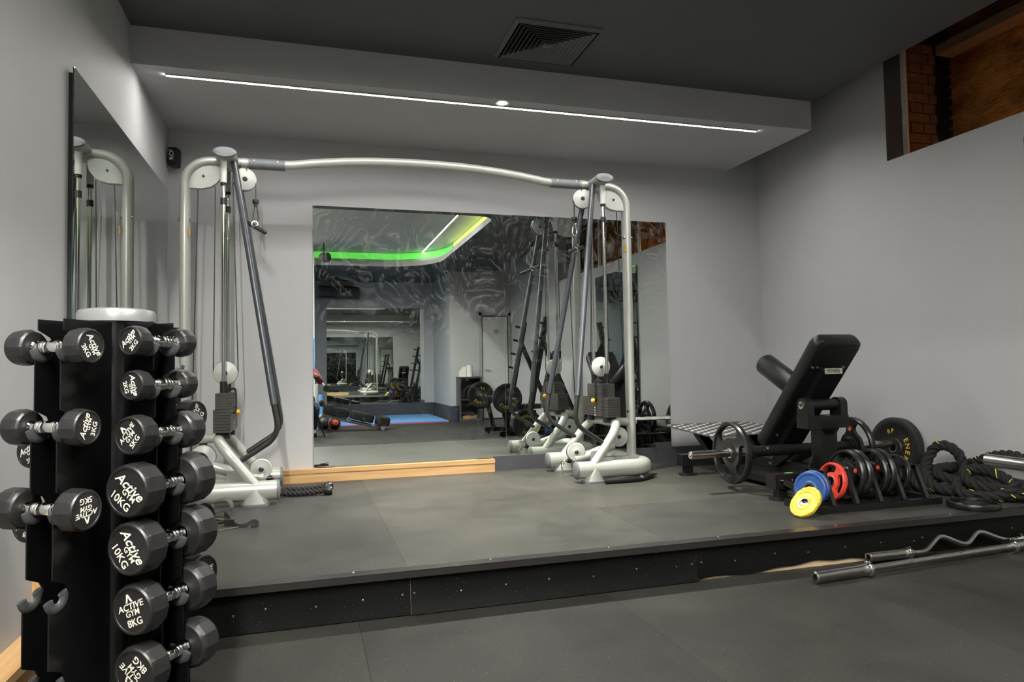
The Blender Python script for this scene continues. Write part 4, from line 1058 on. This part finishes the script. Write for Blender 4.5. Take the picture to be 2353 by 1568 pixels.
mb.build('tracer_thread', 'tracer', br_, kind='stuff')

# ------------------------------------------------------------------ dumbbell tower
TX, TY = .432, -3.215
tw = thing('dumbbell_tower', (TX, TY, 0), 'tall black dumbbell tower with rubber cradles and a round silver lid', 'dumbbell rack')
MB().cyl((TX, TY, .03), (TX, TY, 1.145), .088, n=40).build('column', 'rack_black', tw)
MB().lathe((TX, TY, 1.140), (0, 0, 1), [(.088, 0), (.099, 0), (.099, .024), (.094, .033), (.07, .038), (0, .040)], 48).build('lid', 'silver_lid', tw)
MB().cyl((TX, TY, 0), (TX, TY, .03), .30, .29, 40).build('base', 'rack_black', tw)
SIZES = {2: (.080, .044), 3: (.090, .050), 4: (.096, .052), 5: (.103, .056), 7: (.122, .062), 8: (.130, .064), 10: (.138, .070)}
GAP = .114
LTH = {'L': [1.06, .86, .66, .45, .24], 'R': [1.076, .959, .83, .69, .544, .39, .235]}
def col_basis(ang):
    a = radians(ang); ax = V((cos(a), sin(a), 0)); nr = V((sin(a), -cos(a), 0)); return ax, nr
def rad(z, ang=147): return .178 + (1.08 - z) * .045 + RAD[ang]
OFF = {-27: .008, 57: -.008, 147: 0, 237: 0}
RAD = {-27: .040, 57: -.024, 147: 0, 237: 0}
def fins(ang, zs):
    ax, nr = col_basis(ang); c = V((TX, TY, 0)) + ax * OFF[ang]
    for s_ in (-1, 1):
        poly = [(.07, 1.135), (.07, .03)]
        out = []
        prev = 1.135
        for i, z in enumerate(zs):
            ro = rad(z, ang) + .012
            # panel above this cradle
            out += [(ro, prev), (ro, z + .048), (ro - .038, z + .030), (ro - .05, z + .008)]
            out += [(ro - .045, z - .022)]
            prev = z - .024
        out += [(rad(0.1, ang) + .02, prev), (rad(0.1, ang) + .02, .03)]
        poly = [(.07, .03), (.07, 1.135)] + out
        fn = MB().prism([(p[0], p[1]) for p in poly], c + ax * (s_ * .037), nr, (0, 0, 1), .004).build('fin', 'rack_black', tw, smooth=0)
        for z in zs:
            r0 = rad(z, ang); pc_ = c + ax * (s_ * .037) + nr * r0 + V((0, 0, z))
            pts = []
            for k in range(13):
                a = radians(20 - 200 * k / 12) if False else radians(35 - 215 * k / 12)
                rr = .0225 if k < 12 else .0235
                pts.append(pc_ - nr * (rr * cos(a) * -1 * -1) + V((0, 0, rr * sin(a))))
            mb = MB(); mb.tube(pts, .010, 8, ry=.006, upv=ax)
            mb.tube(pts, .0135, 10, ry=.0065, upv=ax)
            mb.build('cradle', 'hook_rubber', fn)
def dumbbell(kg, style, rot, label):
    D_, T_ = SIZES[kg]; r = D_ / 2
    t = thing('dumbbell', (0, 0, 0), label, 'dumbbell')
    prof = [(0, 0), (.016, 0), (.018, .003), (.0135, .006), (.0135, .016), (.0160, .019), (.0160, .027), (.0145, .029), (.0165, .031), (.0165, .037), (.0150, .039), (.0170, .042), (.0175, GAP / 2)]
    full = [(a, b) for a, b in prof] + [(a, GAP - b) for a, b in prof[::-1]]
    MB().lathe((-GAP / 2, 0, 0), (1, 0, 0), full, 20).build('handle', 'chrome', t, local=True)
    for s_ in (-1, 1):
        x0 = GAP / 2
        mb = MB(); n = 12; vs = []
        for k, h, flat in ((.30, -.001, 0), (.80, .000, 0), (.93, .006, 1), (1.0, .018, 1), (1.0, T_ - .016, 1), (.95, T_ - .005, 0), (.86, T_, 0), (.80, T_), (.79, T_ - .002), (0.01, T_ - .002)) if False else ((.30, -.001, 0), (.86, .0, 0), (.95, .005, 1), (1.0, .013, 1), (1.0, T_ - .014, 1), (.96, T_ - .004, 0), (.91, T_, 0), (.83, T_, 0), (.815, T_ - .002, 0), (.01, T_ - .002, 0)):
            for j in range(48):
                a = 2 * pi * j / 48
                rr = r * k
                if flat:
                    b = (a % (pi / 6)) - pi / 12; rr *= cos(pi / 12) / cos(b) * 1.02
                vs.append((s_ * (x0 + h), rr * cos(a), rr * sin(a)))
        hd_ = mb.add(vs, [(i * 48 + j, i * 48 + (j + 1) % 48, i * 48 + 48 + (j + 1) % 48, i * 48 + 48 + j) for i in range(9) for j in range(48)]).build('head', 'rubber_worn', t, local=True, smooth=14)
        # lettering on the end face
        a = radians(rot); xx = s_ * (x0 + T_ - .0015)
        Uh = V((0, s_ * cos(a), sin(a))); Wh = V((s_, 0, 0)).cross(Uh)
        o = V((xx, 0, 0)); q = r * .83; m_ = MB()
        if style == 'script':
            m_.text('Active', q * .66, o + Wh * q * .26, Uh, Wh, .35)
            m_.text('GYM', q * .38, o - Wh * q * .08 + Uh * q * .22, Uh, Wh)
            m_.text('%dKG' % kg, q * .52, o - Wh * q * .55, Uh, Wh)
        else:
            m_.prism([(-.20 * q, .40 * q), (-.04 * q, .78 * q), (.04 * q, .78 * q), (.20 * q, .40 * q), (.11 * q, .40 * q), (0, .64 * q), (-.11 * q, .40 * q)], o, Uh, Wh, .001)
            m_.text('ACTIVE', q * .42, o + Wh * q * .20, Uh, Wh, .15, sx=1.1)
            m_.text('GYM', q * .40, o - Wh * q * .12, Uh, Wh, .15)
            m_.text('%dKG' % kg, q * .48, o - Wh * q * .56, Uh, Wh)
        m_.build('lettering', 'ink', hd_, local=True, smooth=0)
    return t
def rack_db(ang, z, kg, style, rot, label, spin=0.0):
    ax, nr = col_basis(ang); t = dumbbell(kg, style, rot, label)
    p = V((TX, TY, 0)) + ax * OFF[ang] + nr * rad(z, ang) + V((0, 0, z + .005))
    m = M((ax, V((0, 0, 1)).cross(ax), V((0, 0, 1)))).transposed()
    t.rotation_mode = 'QUATERNION'; t.rotation_quaternion = m.to_quaternion(); t.location = p
AL, AR, AB, AK = -27, 57, 147, 237
zB = [1.02, .86, .70, .54, .38, .22]
fins(AL, LTH['L']); fins(AR, LTH['R']); fins(AB, zB); fins(AK, [.98, .78, .58, .38, .2])
rack_db(AL, 1.06, 3, 'script', -55, '3KG rubber dumbbell with script lettering, topmost of the sparse tower side')
rack_db(AL, .86, 3, 'script', 75, '3KG rubber dumbbell with script lettering, second down the sparse tower side')
rack_db(AL, .66, 5, 'logo', 185, '5KG rubber dumbbell printed upside down, above two empty cradles')
for z, kg, st_, ro, lab in ((1.076, 2, 'script', 48, '2KG rubber dumbbell, topmost of the full tower side'),
                            (.959, 2, 'script', -75, '2KG rubber dumbbell, second from top of the full tower side'),
                            (.83, 5, 'logo', 52, '5KG rubber dumbbell with triangle logo in the full tower column'),
                            (.69, 10, 'script', -38, '10KG rubber dumbbell with script lettering directly under the 5KG one'),
                            (.544, 10, 'script', -55, '10KG rubber dumbbell with script lettering directly above the 8KG one'),
                            (.39, 8, 'logo', 22, '8KG rubber dumbbell with triangle logo in the full tower column'),
                            (.235, 8, 'logo', 140, 'large rubber dumbbell in the lowest cradle of the full tower side')):
    rack_db(AR, z, kg, st_, ro, lab)
for z, kg, st_, ro, lab in ((.86, 4, 'script', 70, '4KG rubber dumbbell with script lettering on the tower side facing the platform'),
                            (.70, 5, 'script', 20, '5KG rubber dumbbell on the tower side facing the platform'),
                            (.54, 7, 'script', -40, '7KG rubber dumbbell with script lettering on the tower side facing the platform'),
                            (.38, 7, 'logo', 5, '7KG rubber dumbbell with triangle logo on the tower side facing the platform')):
    rack_db(AB, z, kg, st_, ro, lab)
for z, kg in ((.78, 3), (.58, 4)): rack_db(AK, z, kg, 'script', 30, '%dKG rubber dumbbell on the tower side facing the wall' % kg)

# ------------------------------------------------------------------ the room behind the camera, seen in the mirrors
# toilet door
dx0, dx1, DH = 4.32, 4.90, 2.10
dr_ = thing('door_1', (4.6, YD, 0), '', ''); del dr_['label']; del dr_['category']; struct(dr_)
MB().bb((dx0 - .05, YD, 0), (dx0 + .01, YD + .05, DH + .05)).bb((dx1 - .01, YD, 0), (dx1 + .04, YD + .05, DH + .05)).bb((dx0 - .05, YD, DH - .01), (dx1 + .04, YD + .05, DH + .05)).build('door_frame', 'frame_grey', dr_, smooth=0)
MB().bb((dx0 + .01, YD + .0005, 0), (dx1 - .01, YD + .003, DH - .01)).build('door_gap_shade', 'black_plastic', dr_, smooth=0)  # black sheet for the shadow in the gap around the leaf
lf = MB().bb((dx0 + .03, YD + .003, .02), (dx1 - .03, YD + .03, DH - .035)).build('door_leaf', 'door_white', dr_, smooth=0)
MB().cyl((dx0 + .06, YD + .03, 1.0), (dx0 + .06, YD + .07, 1.0), .01, n=10).bar((dx0 + .055, YD + .07, 1.0), (dx0 + .17, YD + .07, 1.0), .018, .014).build('handle', 'chrome', lf)
sg = MB().bb((dx0 + .26, YD + .0305, 1.72), (dx0 + .36, YD + .034, 1.82)).build('door_sign', 'tag_metal', dr_, smooth=0)
MB().text('WC', .05, (dx0 + .31, YD + .0342, 1.77), (-1, 0, 0), (0, 0, 1)).build('lettering', 'black_plastic', sg, smooth=0)
# open cabinet with a paper roll
cab = thing('open_cabinet', (4.02, -7.95, 0), 'grey open cabinet beside the white toilet door', 'cabinet')
cx0, cx1, cy0, cy1, ch_ = 3.79, 4.24, -8.12, -7.80, .86
for nm, a_, b_ in (('side_panel', (cx0, cy0, 0), (cx0 + .03, cy1, ch_ - .03)), ('side_panel', (cx1 - .03, cy0, 0), (cx1, cy1, ch_ - .03)), ('top_panel', (cx0, cy0, ch_ - .03), (cx1, cy1, ch_)), ('bottom_panel', (cx0 + .03, cy0, .0), (cx1 - .03, cy1, .04)), ('back_panel', (cx0 + .03, cy0, .04), (cx1 - .03, cy0 + .015, ch_ - .03)), ('shelf', (cx0 + .03, cy0 + .015, .40), (cx1 - .03, cy1 - .05, .42))):
    MB().bb(a_, b_).build(nm, 'baseboard' if nm != 'back_panel' else 'black_plastic', cab, smooth=0)
pr_ = MB().lathe((4.03, -7.95, ch_), (0, 0, 1), [(.02, 0), (.055, 0), (.055, .235), (.02, .235)], 24, closed=True).build('paper_roll', 'paper'); tag(pr_, 'white paper towel roll standing on the open cabinet', 'paper roll')
tag(MB().prism([(0, 0), (.14, 0), (.14, .20), (.09, .20), (0, .10)], (3.83, -8.02, ch_), (1, 0, 0), (0, 0, 1), .06).build('cleaning_cloth_box', 'paper'), 'pale wedge shaped box behind the paper roll', 'box')
tag(MB().lathe((3.745, -7.90, 0), (0, 0, 1), [(.02, 0), (.05, .004), (.05, .295), (.02, .30)], 20, closed=True).build('foam_roller', 'navy'), 'dark blue foam roller standing beside the open cabinet', 'foam roller')
tag(MB().ribbon(smooth_path([(3.86, -7.86, .065), (3.95, -7.84, .075), (4.06, -7.85, .06), (4.15, -7.88, .08)], 5), (0, .3, 1), .07, .006).build('lifting_belt', 'wood_y'), 'tan leather lifting belt on the cabinet floor', 'belt')
# blue mat
bm3 = thing('exercise_mat', (2.4, -8.9, 0), 'large blue and red exercise mat in front of the opposite mirror', 'mat')
MB().bb((1.35, -9.98, .016), (3.55, -7.72, .034)).build('top_layer', 'mat_blue', bm3, smooth=0)
MB().bb((1.35, -9.98, 0), (3.55, -7.72, .016)).build('under_layer', 'mat_red', bm3, smooth=0)
# decline bench
db = thing('decline_bench', (1.6, -6.6, 0), 'silver framed decline sit-up bench with three black pads', 'bench')
BY = -6.60
MB().tube(fillet([(1.02, BY, .03), (1.06, BY, .20), (1.22, BY, .30), (1.5, BY, .20), (2.17, BY, .035)], .15, 6), .03, 14).build('frame', 'silver', db)
MB().cyl((2.17, BY - .20, .035), (2.17, BY + .20, .035), .03, n=14).build('end_foot', 'grey_cap', db)
MB().cyl((1.03, BY - .22, .03), (1.03, BY + .22, .03), .028, n=14).build('end_foot', 'grey_cap', db)
MB().cyl((1.10, BY, .24), (1.10, BY, .80), .028, n=14).build('post', 'silver', db)
MB().tube(fillet([(1.10, BY, .78), (1.17, BY, .84), (1.25, BY, .74)], .04, 5), .018, 10).build('roller_arm', 'silver', db)
for y in (-.14, .14): MB().cyl((1.25, BY + y * .4, .73), (1.25, BY + y * 1.9, .73), .055, n=18).build('foam_pad', 'vinyl', db)
for y in (-.14, .14): MB().cyl((1.18, BY + y * .4, .48), (1.18, BY + y * 1.9, .48), .045, n=18).build('foam_pad', 'vinyl', db)
for a_, b_ in (((1.20, .385), (1.62, .295)), ((1.65, .285), (2.03, .185)), ((2.06, .175), (2.30, .125))):
    p0, p1 = V((a_[0], BY, a_[1])), V((b_[0], BY, b_[1])); c = (p0 + p1) / 2; d = (p1 - p0)
    U_ = d.normalized(); N_ = V((0, 1, 0)).cross(U_) * -1
    mb = MB(); lay = []; k = len(rrect(1, 1, .1))
    for off, s_ in ((-.070, .86), (-.060, .97), (.020, 1), (.060, .96), (.074, .84)):
        lay += [c + U_ * x + V((0, 1, 0)) * y + V((-U_.z, 0, U_.x)) * off for x, y in rrect(d.length * s_, .28 * s_, .05)]
    mb.add(lay, [(j * k + i, j * k + (i + 1) % k, (j + 1) * k + (i + 1) % k, (j + 1) * k + i) for j in range(4) for i in range(k)] + [tuple(range(k)), tuple(range(4 * k, 5 * k))]).build('pad', 'vinyl', db)
    MB().cyl(c - V((0, 0, .03)), (c.x, BY, max(.06, .30 - (c.x - 1.22) * .27)), .015, n=10).build('pad_support', 'silver', db)
# balls, roller and bands in the corner
for x, y, r, m_, lab in ((1.22, -7.12, .115, 'rubber', 'black medicine ball on the floor behind the decline bench'), (1.40, -7.02, .105, 'orange_ball', 'orange and black medicine ball beside the blue mat')):
    t = thing('medicine_ball', (x, y, 0), lab, 'ball')
    MB().sphere((x, y, r), r, 24).build('ball_body', 'rubber', t)
    MB().torus((x, y, r), (.3, .8, .2), r * .985, .007, 40, 6).build('seam', 'grey_cap' if m_ == 'rubber' else m_, t)
    if m_ != 'rubber': MB().lathe((x, y, r), (.2, 1, .3), [(0, r * 1.012), (r * .35, r * .95), (r * .5, r * .88), (r * .5, r * .85), (0, r * .9)], 20).build('panel', m_, t)
tag(MB().lathe((1.16, -7.20, .0), (0, 0, 1), [(.02, 0), (.06, .004), (.06, .60), (.02, .605)], 20, closed=True).build('foam_roller', 'mat_blue'), 'bright blue foam roller standing behind the decline bench', 'foam roller')
for i, (m_, lab, x) in enumerate((('band_green', 'green loop band hanging on the corner wall', .98), ('strap', 'black loop band hanging on the corner wall', 1.03), ('mat_blue', 'blue loop band hanging on the corner wall', 1.06))):
    pts = [(x + .018 * cos(a), YB + .03 + i * .02, 1.30 + .30 * sin(a)) for a in [2 * pi * k / 28 for k in range(28)]]
    tag(MB().tube(pts, .009, 6, closed=True).build('loop_band', m_), lab, 'exercise band')
hk = MB().cyl((.9, YB + .012, 1.585), (1.075, YB + .012, 1.585), .012, n=8).cyl((1.02, YB + .0, 1.585), (1.02, YB + .10, 1.585), .008, n=8).build('band_hook', 'black_metal'); tag(hk, 'black metal hook carrying the loop bands', 'hook')
# detectors, camera, projector and air unit on the far ceiling
sd_ = thing('smoke_detector', (2.33, -5.95, ZR), 'pale round smoke detector on the raised ceiling', 'smoke detector')
MB().lathe((2.33, -5.95, ZR), (0, 0, -1), [(.0, 0), (.055, 0), (.055, .018), (.035, .028), (0, .028)], 24).build('detector_base', 'white_paint', sd_)
MB().lathe((2.33, -5.95, ZR - .028), (0, 0, -1), [(.028, 0), (.022, .02), (.012, .026), (0, .026)], 18).build('sensor', 'grey_cap', sd_)
cc_ = thing('security_camera', (3.60, -8.10, ZC), 'small white dome security camera on the ceiling by the wall corner', 'camera')
MB().lathe((3.60, -8.05, ZC), (0, 0, -1), [(0, 0), (.045, 0), (.045, .03), (.03, .04), (0, .04)], 20).build('mount', 'white_paint', cc_)
MB().sphere((3.60, -8.05, ZC - .045), .034, 16).build('dome', 'white_paint', cc_)
MB().cyl((3.60, -8.02, ZC - .052), (3.60, -8.007, ZC - .057), .018, n=14).build('lens', 'black_plastic', cc_)
pj = thing('stage_spotlight', (1.22, -7.1, ZR - .35), 'black spotlight head hanging at the end of the raised ceiling', 'spotlight')
MB().cyl((1.24, -7.05, ZR), (1.24, -7.05, ZR - .16), .012, n=8).build('hanger', 'black_metal', pj)
MB().lathe((1.24, -7.10, ZR - .24), (.6, 1, -.2), [(.0, -.10), (.05, -.09), (.085, 0), (.09, .10), (.07, .11), (0, .09)], 18).build('lamp_head', 'black_plastic', pj)
au = thing('air_conditioner', (1.6, YF, 2.6), 'dark wall mounted air conditioner high on the opposite wall', 'air conditioner')
MB().bev((1.62, YF + .10, 2.72), (.86, .20, .28), .06, axis=0).build('housing', 'baseboard', au)
MB().bb((1.22, YF + .19, 2.60), (2.02, YF + .205, 2.63)).build('flap', 'black_plastic', au, smooth=0)

# bench press station beside the right wall
bp2 = thing('bench_press_station', (4.1, -4.6, 0), 'black bench press station with pegged leaning uprights', 'gym machine')
for y in (-4.25, -5.10):
    MB().bb((3.60, y - .04, .03), (4.75, y + .04, .10)).build('foot_beam', 'black_metal', bp2, smooth=0)
    for x in (3.66, 4.70): MB().cyl((x, y, 0), (x, y, .03), .02, n=10).build('rubber_foot', 'rubber', bp2)
    MB().bar((3.74, y, .09), (3.62, y, .60), .06, .06, (0, 1, 0)).build('bar_post', 'black_metal', bp2, smooth=0)
    MB().prism([(-.05, 0), (.045, 0), (.045, .09), (.035, .09), (.025, .02), (-.03, .02), (-.04, .05), (-.05, .05)], (3.60, y, .545), (1, 0, 0), (0, 0, 1), .05).build('bar_cradle', 'black_metal', bp2, smooth=0)
for y in (-4.15, -5.2):
    a_, b_ = V((3.95, y + .1, .10)), V((4.28, y + .1, 1.74))
    upr = MB().bar(a_, b_, .07, .07, (0, 1, 0)).build('upright', 'black_metal', bp2, smooth=0)
    for k in range(4):
        p = a_.lerp(b_, .55 + k * .13); MB().cyl(p, p + V((-.13, 0, .03)), .016, n=10).build('peg', 'black_metal', upr)
    MB().bar(a_.lerp(b_, .80), (4.78, y + .1, .10), .06, .06, (0, 1, 0)).build('rear_stay', 'black_metal', bp2, smooth=0)
MB().bb((4.02, -5.08, .34), (4.10, -4.05, .40)).build('cross_bar', 'black_metal', bp2, smooth=0)
MB().bb((3.75, -4.68, .06), (4.75, -4.62, .12)).build('spine_beam', 'black_metal', bp2, smooth=0)
mb = MB(); lay = []
for off, s_ in ((-.04, .9), (-.03, 1), (.02, 1), (.035, .9)):
    lay += [V((4.52, -4.6, .88)) + V((.28, 0, .96)) * (y * s_) + V((0, 1, 0)) * (x * s_) + V((-.96, 0, .28)) * off for x, y in rrect(.30, .80, .05)]
k = len(rrect(1, 1, .1))
mb.add(lay, [(j * k + i, j * k + (i + 1) % k, (j + 1) * k + (i + 1) % k, (j + 1) * k + i) for j in range(3) for i in range(k)] + [tuple(range(k)), tuple(range(3 * k, 4 * k))]).build('back_pad', 'vinyl', bp2)
MB().bar((4.50, -4.6, .10), (4.62, -4.6, .95), .05, .05, (0, 1, 0)).build('pad_post', 'black_metal', bp2, smooth=0)
MB().bev((4.12, -4.6, .43), (.42, .28, .07), .05).build('seat_pad', 'vinyl', bp2)
MB().bb((4.08, -4.64, .10), (4.14, -4.56, .40)).build('seat_post', 'black_metal', bp2, smooth=0)
bb_ = thing('barbell', (3.58, -4.35, .56), 'long steel barbell resting on the bench press station', 'barbell')
BX, BZ = 3.575, .590
MB().cyl((BX, -5.2, BZ), (BX, -3.75, BZ), .014, n=14).build('shaft', 'steel', bb_)
for y0, y1 in ((-3.255, -3.76), (-5.70, -5.19)):
    s_ = 1 if y0 > y1 else -1
    MB().lathe((BX, y0, BZ), (0, -s_, 0), [(.012, .02), (.012, .001), (.021, 0), (.025, .003), (.025, abs(y1 - y0)), (.014, abs(y1 - y0))], 28).build('sleeve', 'steel', bb_)
    MB().lathe((BX, y1, BZ), (0, 1, 0), [(.014, -.012), (.036, -.012), (.036, .012), (.014, .012)], 24).build('collar', 'chrome', bb_)
words = [('ENERGY', 235, .55, .06), ('RP', 80, .55, .05)]
for y, lab in ((-3.83 + .10, 'black bumper plate with yellow lettering on the barbell end towards the platform'), (-5.23, 'black bumper plate with yellow lettering on the barbell end towards the opposite wall')):
    place(bumper(.21, .05, lab, words), (BX, y, BZ), (0, 1, 0), .4)
place(bumper(.21, .06, 'black bumper plate with yellow lettering leaning against the bench press station', [('STRONG', 90, .55, .055), ('RP', 270, .55, .05)]), (3.92, -3.93, .212), (0, 1, .12), .2)

# ------------------------------------------------------------------ the photographer, seen at the mirror's edge
def skin_body(name, nodes, edges, mat_, parent, sub=2):
    me = bpy.data.meshes.new(name); me.from_pydata([n[0] for n in nodes], edges, []); me.materials.append(MATS[mat_])
    o = bpy.data.objects.new(name, me); COL.objects.link(o); o.parent = parent
    md = o.modifiers.new('skin', 'SKIN'); md.use_smooth_shade = True
    for i, n in enumerate(nodes):
        sv = me.skin_vertices[0].data[i]; sv.radius = (n[1], n[1] if len(n) < 3 else n[2]); sv.use_root = (i == 0)
    ms = o.modifiers.new('sub', 'SUBSURF'); ms.levels = sub; ms.render_levels = sub
    return o
PX, PY = .90, -6.02
ps = thing('person', (PX, PY, 0), 'person in a maroon sweatshirt and navy trousers crouching behind a tripod camera', 'person')
body = [((0, 0, .50), .13, .11), ((0, .03, .68), .12, .10), ((0, .09, .88), .135, .10), ((0, .14, 1.02), .09, .08), ((0, .17, 1.10), .05), ((0, .20, 1.19), .072, .085), ((0, .20, 1.29), .078, .088),
        ((-.17, .12, 1.00), .055), ((-.24, .26, .84), .042), ((-.16, .44, .95), .032), ((-.13, .52, .97), .026),
        ((.17, .12, 1.00), .055), ((.25, .26, .84), .042), ((.17, .44, .95), .032), ((.145, .52, .97), .026),
        ((-.10, .04, .47), .09), ((-.16, .36, .46), .065), ((-.14, .16, .10), .042), ((-.14, .28, .045), .036),
        ((.10, .04, .47), .09), ((.17, .36, .46), .065), ((.14, .16, .10), .042), ((.14, .28, .045), .036)]
edg = [(0, 1), (1, 2), (2, 3), (3, 4), (4, 5), (5, 6), (3, 7), (7, 8), (8, 9), (9, 10), (3, 11), (11, 12), (12, 13), (13, 14), (0, 15), (15, 16), (16, 17), (17, 18), (0, 19), (19, 20), (20, 21), (21, 22)]
for s_ in (-1, 1):                              # fingers
    base = 10 if s_ < 0 else 14; hx = body[base][0][0]
    for k, (dz, ln) in enumerate(((.028, .060), (.010, .068), (-.008, .064), (-.026, .050))):
        i = len(body); body += [((hx - s_ * .0, .545, .97 + dz), .0095), ((hx - s_ * .02, .545 + ln * .6, .97 + dz), .0088), ((hx - s_ * .045, .545 + ln * .75, .968 + dz), .008)]
        edg += [(base, i), (i, i + 1), (i + 1, i + 2)]
    i = len(body); body += [((hx - s_ * .03, .53, 1.0), .0105), ((hx - s_ * .05, .56, 1.012), .0095)]; edg += [(base, i), (i, i + 1)]
sk = skin_body('body', body, edg, 'skin', ps)
def sub_nodes(ids, grow, emap):
    idx = {q: i for i, q in enumerate(ids)}
    nd = [(body[q][0], body[q][1] + grow, (body[q][2] if len(body[q]) > 2 else body[q][1]) + grow) for q in ids]
    return nd, [(idx[a], idx[b]) for a, b in emap if a in idx and b in idx]
nd, ee = sub_nodes([1, 2, 3, 7, 8, 9, 11, 12, 13], .014, edg); skin_body('sweatshirt', nd, ee, 'maroon', ps)
nd, ee = sub_nodes([0, 1, 15, 16, 17, 19, 20, 21], .013, edg); skin_body('trousers', nd, ee, 'navy', ps)
MB().sphere((PX, PY + .185, 1.285), .098, 18, (.92, 1.05, .95)).build('hair', 'hair', ps)
for s_ in (-1, 1): MB().prism(rrect(.10, .27, .045, 5), (PX + s_ * .14, PY + .22, .03), (1, 0, 0), (0, 1, 0), .058).build('shoe', 'black_plastic', ps)
MB().lathe((PX, PY + .288, 1.235), (0, 1, -.2), [(.016, -.01), (.012, .012), (0, .02)], 10).build('nose', 'skin', ps)
for s_ in (-1, 1): MB().sphere((PX + s_ * .03, PY + .275, 1.262), .010, 10).build('eye', 'black_plastic', ps)
MB().tube([(PX - .022, PY + .283, 1.205), (PX, PY + .288, 1.202), (PX + .022, PY + .283, 1.205)], .004, 6).build('mouth', 'maroon', ps)
for s_ in (-1, 1): MB().sphere((PX + s_ * .092, PY + .19, 1.245), .022, 10, (.4, .8, 1.2)).build('ear', 'skin', ps)
tp_ = thing('tripod_camera', (CAM.x, CAM.y - .10, 0), 'black photo camera on a tripod in front of the crouching person', 'camera')
MB().bev((CAM.x, CAM.y - .075, CAM.z), (.135, .06, .095), .015, axis=1).build('camera_body', 'black_plastic', tp_)
MB().cyl((CAM.x, CAM.y - .012, CAM.z), (CAM.x, CAM.y - .05, CAM.z), .036, n=24).build('lens_barrel', 'black_plastic', tp_)
MB().cyl((CAM.x, CAM.y - .08, CAM.z - .05), (CAM.x, CAM.y - .08, .45), .018, n=12).build('centre_column', 'black_metal', tp_)
for k in range(3):
    a = radians(90 + 120 * k); MB().tube([(CAM.x, CAM.y - .08, .80), (CAM.x + .30 * cos(a), CAM.y - .08 + .30 * sin(a), .01)], [.016, .011], 10).build('leg', 'black_metal', tp_)
